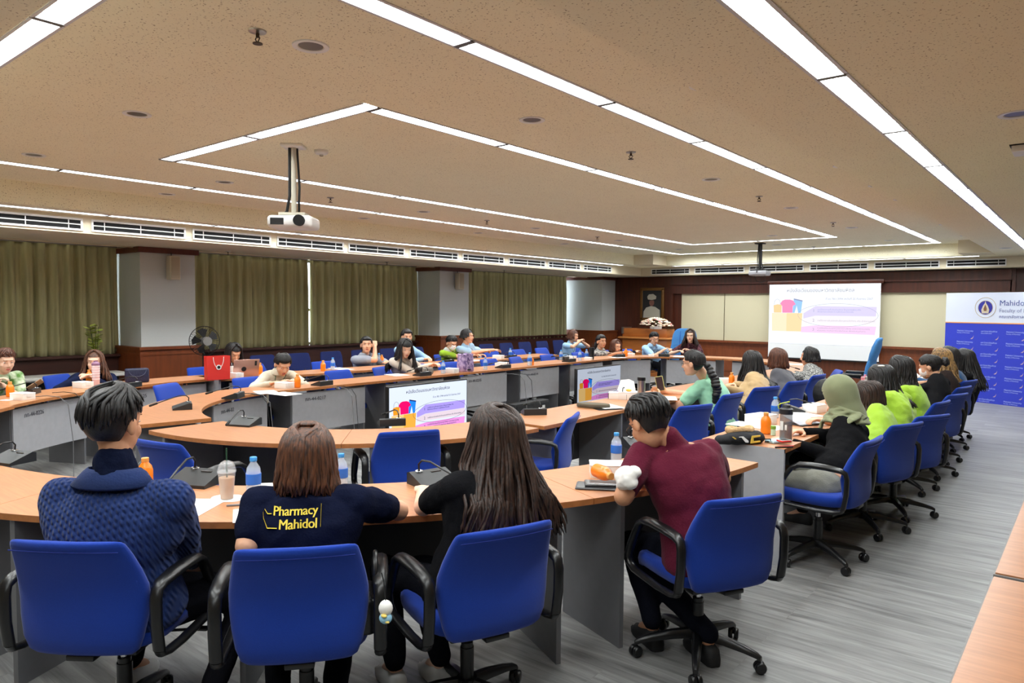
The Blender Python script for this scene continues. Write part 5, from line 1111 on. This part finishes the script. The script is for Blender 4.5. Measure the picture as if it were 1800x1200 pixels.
def put(k, px, py, lab, rz=0, z=TT, sc=1, p=None):
    p = V(p) if p else snap(PT(px, py, z))
    if PRO[k][1] is None: PRO[k][1] = PRO[k][0](); t = PRO[k][1]
    else: t = dup(PRO[k][1])
    t.location = p; t.rotation_euler.z = rad(rz); t.scale = (sc,)*3; t['label'] = lab; t['group'] = GR[k]; return t
put('juice', 256, 856, 'orange juice bottle peeking above the sweater\'s right shoulder')
put('water', 446, 872, 'water bottle with blue cap beside the iced coffee', sc=1.08)
put('water', 600, 858, 'water bottle half hidden by the brown-haired person\'s head')
put('water', 1083, 812, 'water bottle beside the lying juice bottle, by the maroon shirt')
put('box', 1068, 836, 'white snack box with a juice bottle lying on it', 35, sc=1.1)
j = put('juice', 1048, 822, 'orange juice bottle lying on its side on a white box', z=TT+.112); j.rotation_euler = (rad(90), 0, rad(62)); j.location.z = TT+.066+.036
put('juice', 18, 697, 'orange juice bottle at the left edge in front of the green print shirt'); put('box', 40, 702, 'white snack box at the far left desk', 20)
put('box', 146, 681, 'white snack box in front of the navy blazer', 15); put('juice', 157, 672, 'orange juice bottle behind the white box by the striped tumbler')
put('juice', 523, 683, 'orange juice bottle beside the person writing in beige'); put('box', 500, 682, 'white box in front of the person writing in beige', 10)
put('box', 415, 663, 'small white box between the red bag and the laptop', 5, sc=.9)
put('juice', 568, 652, 'orange juice bottle on the left outer row behind an empty chair'); put('water', 585, 650, 'water bottle next to a juice bottle on the left outer row')
put('juice', 457, 657, 'orange juice bottle behind the head of the person in beige')
put('water', 666, 640, 'water bottle on the outer row right of the grey polo'); put('juice', 671, 640, 'orange juice bottle on the outer row right of the grey polo')
put('water', 779, 660, 'water bottle between the cream cardigan and the purple bag'); put('box', 793, 656, 'white box behind the water bottle left of the purple bag', 10)
put('water', 853, 656, 'water bottle just right of the purple bag'); put('box', 882, 644, 'white box right of the purple bag, on the inner row', 10); put('box', 876, 636, 'white box in front of the short-bobbed person', 15)
put('water', 897, 633, 'water bottle beside the white box of the bobbed person'); put('water', 931, 647, 'tall clear bottle left of the tall empty blue chair', sc=1.15); put('juice', 935, 645, 'orange juice bottle left of the tall empty blue chair', sc=.9)
put('water', 986, 631, 'water bottle far back left of the phone user in blue'); put('box', 1003, 632, 'white box before the phone user in blue', 10); put('water', 1031, 631, 'water bottle right of the phone user in blue')
put('water', 1019, 645, 'clear bottle left of the black tumbler'); put('box', 1034, 641, 'small white box beside the black tumbler', 10, sc=.7); put('juice', 1100, 634, 'orange bottle in front of the red scarf'); put('box', 1108, 633, 'white box right of the red scarf', 10, sc=.8)
put('box', 1086, 684, 'white box behind the steel thermos on the right inner row', 30); put('box', 1105, 701, 'opened white foam box with orange food', 30, sc=1.15)
put('juice', 1286, 676, 'orange juice bottle in front of the tan jacket'); put('box', 1272, 674, 'white box in front of the tan jacket', 5); put('juice', 1346, 762, 'orange juice bottle beside the black bag on the right desk', sc=1.05); put('water', 1362, 734, 'water bottle behind the smoked drinking bottle', sc=1.0)
put('box', 1432, 724, 'white box with open flap before the headscarf wearer', 80, sc=1.1); put('box', 1337, 745, 'long white box beside the black bag', 75, sc=1.2); put('box', 1614, 672, 'white box by the steel tumbler on the right row', 80)
put('box', 1175, 632, 'white papers box in front of the person in light blue with glasses', 30, sc=.6)
# sheets of paper
def sheet(px, py, lab, rz, w_=.21, h_=.297, z=TT+.001, m=PAPER, name='paper_sheet'):
    p = snap(PT(px, py, z)); return tag(G().box((0, 0, .0006), (w_, h_, .0012)).build(name, m, loc=p, rotz=rad(rz), smooth=False), lab, 'paper', 'papers on the desks')
sheet(330, 893, 'white paper sheet at the right elbow of the blue sweater', 35); sheet(470, 858, 'white paper between the water bottle and the brown-haired person', 50, .15, .21); sheet(432, 905, 'narrow white paper beside the grey pen', 60, .1, .2)
sheet(468, 689, 'white papers under the hands of the person in beige', 70); sheet(500, 692, 'second white sheet before the person in beige', 95); sheet(698, 656, 'white sheet under the cream cardigan\'s hands', 80)
sheet(1170, 703, 'printed sheet on the desk under the mint shirt\'s elbow', 30); sheet(1068, 714, 'cream paper on the black clipboard', 60, .2, .28, TT+.008); sheet(1330, 748, 'white sheet under the long box on the right desk', 85, .22, .4)
sheet(1410, 728, 'white sheets beside the silver tablet', 60); sheet(830, 633, 'white paper under the pen of the bobbed person', 80); sheet(600, 648, 'white paper on the outer row behind an empty chair', 85, .2, .4); sheet(1160, 634, 'open booklet in front of the person in light blue with glasses', 70); sheet(1265, 690, 'white sheet behind the mint shirt', 85); sheet(1195, 627, 'paper pad before the person at the head', 20); sheet(12, 703, 'white folded tissue at the left edge', 30, .1, .08); sheet(1395, 640, 'white paper in front of the grey top', 85)
sheet(1060, 716, 'black clipboard on the right inner desk', 60, .24, .32, TT+.001, BLACK, 'clipboard')
q = tag(G().box((0, 0, 0), (.21, .002, .26)).build('paper_sheet', PAPER, loc=PX(1613, 664, -1.75), smooth=False), 'white sheet held up by the person in the black cardigan', 'paper'); q.rotation_euler = (rad(-50), 0, rad(75))
# iced coffee
o = thing('iced_coffee', 'plastic cup of iced coffee with dome lid and dark green straw', 'cup', PT(399, 876, TT+.003))
G().lathe([(.026, 0), (.028, .003), (.036, .10), (.0385, .125)], 28).build('cup', mat('clear_cup', (235, 238, 240), .06, alpha=.28, spec=.7), o); G().lathe([(.0245, .002), (.0265, .004), (.034, .09), (.034, .098)], 26).build('coffee', mat('milky_coffee', (196, 152, 108), .5, var=.08, vscale=30), o)
G().lathe([(.041, .122), (.0415, .130), (.039, .134), (.036, .15), (.027, .166), (.012, .174), (.006, .1745)], 28).build('dome_lid', mat('clear_lid', (240, 243, 246), .04, alpha=.25, spec=.9), o); G().tube([(0.004, 0, .02), (-.004, .002, .23)], .0035, 8).build('straw', mat('green_straw', (24, 64, 44), .4), o)
g = G(); rn = random.Random(2); g.prism([(.075*(1+.15*rn.random())*cos(a), .06*(1+.2*rn.random())*sin(a)) for a in [2*pi*k/18 for k in range(18)]], 0, .002)
tag(g.build('napkin', PAPER, loc=PT(400, 876, TT+.0005), rotz=.5, smooth=False), 'crumpled white napkin under the iced coffee cup', 'napkin')
tag(G().box((0, 0, .004), (.012, .14, .007), bev=.002).build('pen', mat('pen_grey', (120, 124, 130), .3), loc=PT(428, 888, TT), rotz=-.62), 'grey pen beside the crumpled napkin', 'pen')
# maroon corner
for k, (px, py, lab, rz) in enumerate(((1050, 856, 'dark grey tablet lying under another tablet by the seam of the front desk', 30), (1058, 851, 'grey phone case on top of the tablet by the desk seam', 36))):
    o = thing('tablet' if k == 0 else 'phone', lab, 'tablet' if k == 0 else 'phone', PT(px, py, TT+.011*k), rad(rz)); G().box((0, 0, .005), (.21-.04*k, .14-.03*k, .009), bev=.004).build('case', mat('case_grey_%d' % k, (74-20*k, 76-20*k, 80-20*k), .35), o); G().box((0, 0, .0105), (.195-.04*k, .125-.03*k, .001)).build('glass_face', mat('glass_face', (60, 62, 66), .12), o)
o = thing('cloth_sleeve', 'white crumpled cloth draped over the elbow of the person in maroon', 'cloth', (0, 0, 0)); g = G(); c = PD(1098, 842, 3.16)
g.ell(c, (.045, .05, .055)).ell(c+V((.03, -.02, .01)), (.04, .045, .05)).ell(c+V((-.02, .01, -.03)), (.03, .035, .04)).ell(c+V((.045, 0, .035)), (.03, .035, .03)); organic(g, 'cloth', WHITE, o, .006, 2, .03, .05)
# right inner desk
o = thing('flat_cap', 'olive brown flat case beside the microphone on the right inner desk', 'case', PT(1043, 716, TT), rad(20)); G().loft([[V((.15*k*cos(a), .08*k*sin(a), z)) for a in [2*pi*j/26 for j in range(26)]] for k, z in ((.94, 0), (1, .008), (1, .028), (.96, .036), (.6, .04))]).build('case_shell', mat('olive_brown', (92, 84, 66), .7), o); G().tube([V((.1505*cos(a), .0805*sin(a), .018)) for a in [2*pi*j/30 for j in range(31)]], .002, 5).build('zipper', BLACK, o)
o = thing('thermos', 'brushed steel travel mug with black lid on the right inner desk', 'mug', PT(1127, 704, TT)); G().lathe([(.033, 0), (.035, .004), (.038, .19), (.038, .195)], 26).build('mug_body', STEEL, o); G().lathe([(.039, .193), (.040, .196), (.040, .222), (.036, .226)], 26).build('lid', BLACK, o)
g = G(); g.ell((0, 0, .012), (.03, .025, .012)); tag(g.build('food', mat('mango', (244, 176, 60), .5), loc=snap(PT(1105, 701, TT))+V((0, 0, .0725))), 'orange food in the opened white foam box', 'food')
tag(G().add([(-.09, 0, 0), (.09, 0, 0), (.07, .03, .09), (.02, .035, .11), (-.06, .03, .10)], [(0, 1, 2, 3, 4)]).build('foam_lid', PAPER, loc=snap(PT(1105, 701, TT))+V((-.05, .04, .0735)), rotz=.4, smooth=False), 'raised white lid of the foam food box', 'lid').modifiers.new('t', 'SOLIDIFY').thickness = .003
hp = (PX(1160, 699, -3.36)+PX(1171, 688, -3.40))/2
o = thing('phone', 'yellow-edged phone held up by the person in mint green', 'phone', PX(1160, 674, -3.42), rad(80)); G().box((0, 0, 0), (.15, .009, .078), bev=.004).build('phone_case', mat('phone_yellow', (200, 190, 110), .4), o); G().box((0, -.0052, 0), (.14, .001, .068)).build('phone_screen', mat('phone_screen', (60, 44, 46), .15), o); o.rotation_euler = (0, rad(78), rad(24))
# right outer desk
o = thing('tote_bag', 'black and yellow canvas bag with beige fleece lining lying on the desk', 'bag', PT(1302, 779, TT), rad(50)); g = G()
for c, r in (((0, 0, .035), (.155, .07, .042)), ((-.11, .0, .028), (.07, .06, .034)), ((.11, .01, .036), (.06, .065, .044)), ((.02, .02, .055), (.10, .05, .03))): g.ell(c, r)
bb = organic(g, 'bag_body', mat('black_canvas', (22, 23, 28), .85, bump=.2, bscale=200), o, .006, 3, .012, .06); g = G()
for k in range(22): a = 2*pi*k/22; g.ell((.01+.085*cos(a), .03+.028*sin(a), .083+.006*sin(3*a)), (.020, .016, .024))
organic(g, 'fleece_lining', mat('beige_fleece', (206, 170, 124), .95, bump=.5, bscale=120), o, .006, 1, .01, .03)
def patch(nm_, pts, m): 
    q = G().add([(x, -.066-.008*(1-abs(x)/.2), z) for x, z in pts], [tuple(range(len(pts)))]).build(nm_, m, o, smooth=False); q.modifiers.new('t', 'SOLIDIFY').thickness = .006; return q
YP = mat('yellow_patch', (236, 198, 80), .7)
patch('yellow_letter', [(.03, .012), (.10, .018), (.10, .028), (.052, .026), (.05, .048), (.10, .054), (.10, .064), (.04, .060)], YP); patch('white_letter', [(-.05, .055), (-.035, .055), (-.005, .02), (.015, .018), (.015, .03), (-.02, .058)], PAPER); patch('yellow_dash', [(-.10, .058), (-.09, .058), (-.07, .044), (-.08, .043)], YP)
G().tube([(.15, -.03, .03), (.19, -.04, .03), (.20, -.02, .012), (.17, -.0, .006)], .004, 6).build('bag_loop', BLACKM, o)
o = thing('drinking_bottle', 'tall smoked transparent drinking bottle with lime green carry loop', 'bottle', PT(1381, 776, TT)); G().lathe([(.036, 0), (.040, .006), (.040, .17), (.038, .19), (.034, .20)], 32).build('bottle_body', SMOKE, o); G().lathe([(.041, .185), (.042, .188), (.042, .218), (.036, .224), (.028, .228), (.024, .245), (.012, .25)], 30).build('lid', mat('dark_lid', (40, 42, 46), .4), o)
G().tube([(-.05, 0, .215), (-.056, 0, .235), (-.04, 0, .25), (-.01, 0, .26), (.02, 0, .268)], .005, 8, .7).build('carry_loop', mat('lime_loop', (190, 210, 60), .5), o); G().box((.012, -.0395, .10), (.014, .003, .035), bev=.001).box((-.015, -.040, .11), (.02, .002, .06), bev=.001).build('printed_scale', WHITE, o); G().lathe([(.030, .004), (.036, .008), (.036, .12), (.030, .122)], 28).build('drink', mat('brown_drink', (150, 110, 90), .2, alpha=.45), o)
o = thing('spray_jar', 'small green and white jar beside the orange juice bottle', 'jar', PT(1359, 765, TT)); G().lathe([(.014, 0), (.017, .003), (.017, .045), (.015, .05)], 18).build('jar_body', mat('pale_green_jar', (186, 214, 186), .4), o); G().lathe([(.0175, .045), (.018, .047), (.018, .066), (.016, .068)], 18).build('jar_lid', mat('green_jar_lid', (120, 176, 70), .4), o)
tag(G().box((0, 0, .010), (.16, .085, .02), bev=.008, seg=3).build('tissue_pack', mat('pale_blue_pack', (176, 214, 228), .5), loc=PT(1368, 777, TT), rotz=rad(62)), 'pale blue tissue pack under a phone', 'tissue pack')
o = thing('phone', 'white and red pocket device lying on the pale blue tissue pack', 'phone', PT(1378, 776, TT+.021), rad(58)); G().box((0, 0, .006), (.075, .06, .011), bev=.004).build('phone_case', RED, o); G().box((0, 0, .0122), (.07, .055, .002), bev=.0005).build('bezel', WPLAST, o); G().box((0, 0, .0135), (.055, .04, .001)).build('display', mat('display_dark', (56, 58, 60), .2), o)
for k in range(2): tag(G().tube([(-.06, 0, .005), (.06, 0, .005)], .005, 8).build('pen', RED if k else BLACK, loc=PT(1378+3*k, 787-k, TT), rotz=rad(48+9*k)), ('black pen' if not k else 'red pen')+' in front of the tissue pack on the right desk', 'pen')
o = thing('tablet', 'silver tablet with dark keyboard before the headscarf wearer', 'tablet', PT(1412, 745, TT), rad(70)); G().box((0, 0, .006), (.24, .17, .01), bev=.003).build('keyboard_case', mat('case_dark', (50, 52, 58), .5), o); q = G().box((0, 0, 0), (.24, .17, .006), bev=.002).build('tablet_back', mat('silver_back', (176, 180, 190), .3), o); q.location = (0, .02, .035); q.rotation_euler = (rad(18), 0, 0)
o = thing('tumbler', 'pink tumbler with black bands on the right row', 'cup', PX(1520, 690, -1.85)-V((0, 0, 0))); o.location.z = TT; G().lathe([(.030, 0), (.034, .004), (.040, .17), (.040, .172)], 24).build('tumbler_body', mat('pink_cup', (226, 150, 164), .35), o); G().lathe([(.0365, .06), (.0375, .062), (.0395, .09), (.0385, .092)], 24).build('grip_band', BLACK, o); G().lathe([(.041, .168), (.042, .171), (.040, .184), (.012, .188), (.010, .21)], 24).build('lid', mat('pink_lid', (214, 140, 152), .4), o)
o = thing('tumbler', 'steel tumbler beside the person in the black cardigan', 'cup', (-1.8, 7.95, TT)); G().lathe([(.030, 0), (.033, .004), (.038, .19), (.036, .195)], 24).build('tumbler_body', STEEL, o); G().lathe([(.038, .15), (.039, .152), (.039, .165), (.038, .167)], 24).build('band', WPLAST, o)
# backpack on the chair before the tweed jacket
o = thing('backpack', 'black backpack with a pale buckle standing on a chair behind the headscarf', 'backpack', (-2.45, 8.75, .48), rad(80)); g = G()
for c, r in (((0, 0, .16), (.17, .12, .18)), ((0, -.08, .12), (.13, .07, .12))): g.ell(c, r)
organic(g, 'pack_body', mat('black_nylon', (20, 20, 22), .7), o, .01, 3, .015); G().box((0, -.10, .30), (.05, .015, .03), bev=.005).build('buckle', CREAMP, o)
# left side things
o = thing('shopping_bag', 'red paper bag with white rope handles and a round white badge', 'bag', PT(382, 667, TT), rad(80)); G().loft([[V((x*w_, y*d_, z)) for x, y in ((-1, -1), (1, -1), (1, 1), (-1, 1))] for w_, d_, z in ((.125, .05, 0), (.13, .055, .005), (.135, .05, .28), (.132, .047, .28), (.122, .048, .01))], caps=True).build('bag_body', RED, o, smooth=False)
for s in (-1, 1): G().tube([V((.06*cos(a), s*.052, .27-.13*sin(a)*1)) for a in [pi*k/14 for k in range(15)]], .004, 6).build('rope_handle', WHITE, o)
M = Matrix.Translation((0, -.054, .15)) @ Matrix.Rotation(pi/2, 4, 'X'); G().cyl((0, 0, 0), .03, .004, 24, M).build('badge', WHITE, o); G().cyl((0, 0, .004), .018, .002, 20, M).build('badge_print', BLACKM, o)
o = thing('laptop', 'rose gold laptop with dark stickers, its lid toward the camera', 'laptop', PT(430, 661, TT), rad(76)); G().box((0, .06, .008), (.31, .22, .014), bev=.004).build('laptop_base', mat('rose_gold', (206, 160, 142), .35, metal=.5), o); q = G().box((0, 0, .105), (.31, .008, .21), bev=.004).build('laptop_lid', mat('rose_gold', (0, 0, 0)), o); q.location = (0, -.05, .01); q.rotation_euler.x = rad(14); G().ell((-.03, -.006, .09), (.03, .002, .03)).box((.11, -.005, .16), (.025, .002, .06)).build('sticker', BLACKM, q)
o = thing('charger', 'white charging brick with a looped white cable beside the laptop', 'charger', PT(409, 657, TT)); G().box((0, 0, .05), (.06, .05, .1), bev=.006).build('charger_body', WPLAST, o); G().tube([(0, 0, .1), (-.02, 0, .14), (-.06, .02, .13), (-.08, .02, .06), (-.1, .03, .004)], .003, 6).build('wire', WPLAST, o)
o = thing('handbag', 'navy quilted handbag with chain handle on the curved desk', 'handbag', PT(241, 672, TT), rad(75)); G().box((0, 0, .08), (.24, .10, .16), bev=.02, seg=3).build('bag_body', mat('navy_leather', (24, 30, 62), .5, bump=.4, bscale=60), o); G().tube([V((.09*cos(a), -.053, .15-.08*sin(a))) for a in [pi*k/12 for k in range(13)]], .004, 6).build('chain', mat('navy_chain', (60, 66, 96), .4), o)
o = thing('tumbler', 'pink and white striped tumbler in front of the navy blazer', 'cup', PT(169, 678, TT)); G().lathe([(.032, 0), (.034, .003), (.040, .22), (.038, .225)], 24).build('tumbler_body', mat('pale_pink_cup', (222, 186, 188), .4), o); g = G()
for z in (.07, .10, .13, .155, .18, .205): g.lathe([(.0348+z*.026, z), (.0355+z*.026, z+.002), (.0358+z*.026, z+.008), (.0348+z*.026, z+.010)], 24)
g.build('stripe', mat('white_stripe', (236, 222, 224), .5), o); G().lathe([(.041, .223), (.042, .226), (.040, .245), (.02, .26), (.02, .27)], 24).build('lid', mat('mauve_lid', (150, 110, 140), .4), o)
o = thing('phone', 'gold phone held by the person in the green print shirt', 'phone', PX(62, 676, -8.42), rad(60)); G().box((0, 0, 0), (.15, .008, .075), bev=.003).build('phone_case', mat('phone_gold', (160, 130, 100), .4), o); o.rotation_euler = (rad(50), rad(-35), rad(70))
o = thing('drawstring_bag', 'purple and white patterned drawstring bag on the left inner desk', 'bag', snap(PT(818, 659, TT)), rad(80)); G().loft([[V((.115*k*math.copysign(abs(cos(a))**.7, cos(a)), .08*k*math.copysign(abs(sin(a))**.7, sin(a)), z+(.006*sin(7*a) if z > .2 else 0))) for a in [2*pi*j/32 for j in range(32)]] for k, z in ((.9, 0), (1, .01), (1.02, .08), (.97, .17), (.92, .21), (.96, .24), (.85, .235))]).build('bag_body', mat('purple_print', (196, 170, 206), .7, var=.5, vscale=26, rgb2=(110, 84, 140)), o, ang=70)
G().tube([(-.02, -.082, .20), (-.03, -.088, .14), (-.01, -.088, .10)], .004, 6).tube([(-.02, -.082, .20), (.01, -.09, .15)], .004, 6).build('drawstring', mat('purple_cord', (90, 60, 120), .6), o); G().box((.0, -.082, .03), (.05, .003, .02)).build('bag_label', BLACKM, o)
o = thing('camera', 'small black camera beside the cream cardigan\'s microphone', 'camera', PT(736, 655, TT), rad(80)); G().box((0, 0, .035), (.11, .05, .07), bev=.012).build('camera_body', BLACK, o); G().cyl((0, 0, 0), .026, .04, 18, Matrix.Translation((0, -.02, .035)) @ Matrix.Rotation(pi/2, 4, 'X')).build('camera_lens', BLACKM, o)
tag(G().box((0, 0, .045), (.15, .06, .09), bev=.02).build('pouch', mat('grey_pouch', (130, 126, 120), .8), loc=PT(752, 658, TT), rotz=rad(80)), 'grey fabric pouch right of the cream cardigan', 'pouch')
o = thing('tumbler', 'tall black tumbler above the second television', 'cup', snap(PT(1040, 644, TT))); G().lathe([(.034, 0), (.036, .004), (.046, .20), (.045, .204)], 24).build('tumbler_body', BLACK, o); G().tube([(0, .01, .2), (0, .02, .27)], .004, 6).build('straw', BLACKM, o)
# plush charm and black handbag hanging by the second chair
c2 = PD(640, 1010, 2.62)
o = thing('handbag', 'black handbag with curved handles beside the person in the navy polo', 'handbag', (c2.x, c2.y, .47), rad(50)); G().box((0, 0, .06), (.10, .20, .14), bev=.03, seg=3).build('bag_body', BLACK, o)
for s in (-.04, .04): G().tube([V((s, .08*cos(a), .14+.12*sin(a))) for a in [pi*k/14 for k in range(15)]], .009, 8).build('bag_handle', BLACK, o)
pc = PD(678, 1078, 2.30)
o = thing('plush_charm', 'small white and pale blue plush bird charm hanging by a chair arm', 'plush toy', pc); G().ell((0, 0, .018), (.024, .022, .026)).build('plush_head', WHITE, o); G().ell((.004, -.004, -.012), (.022, .02, .018)).build('plush_body', mat('plush_blue', (150, 200, 226), .9), o); G().ell((.012, -.018, .002), (.012, .008, .005)).ell((.02, -.012, -.018), (.010, .006, .004)).build('plush_beak', mat('plush_yellow', (230, 204, 110), .9), o); G().tube([(0, 0, .04), (-.015, .005, .10), (-.02, 0, .13)], .002, 5).build('cord', BLACKM, o)
tag(G().ell((0, 0, 0), (.03, .012, .008)).build('hair_clip', WHITE, loc=PX(1549, 643, -1.37), rotz=rad(40)), 'white hair clip on the black hair of a person in lime', 'hair clip')
# text objects become plain meshes
bpy.context.view_layer.update()
_dg = bpy.context.evaluated_depsgraph_get()
for o in [o for o in C.objects if o.type == 'FONT']:
    me = bpy.data.meshes.new_from_object(o.evaluated_get(_dg)); n = bpy.data.objects.new('lettering', me); C.objects.link(n); n.parent = o.parent; n.matrix_local = o.matrix_local.copy()
    if not me.materials: me.materials.append(o.data.materials[0])
    bpy.data.objects.remove(o)
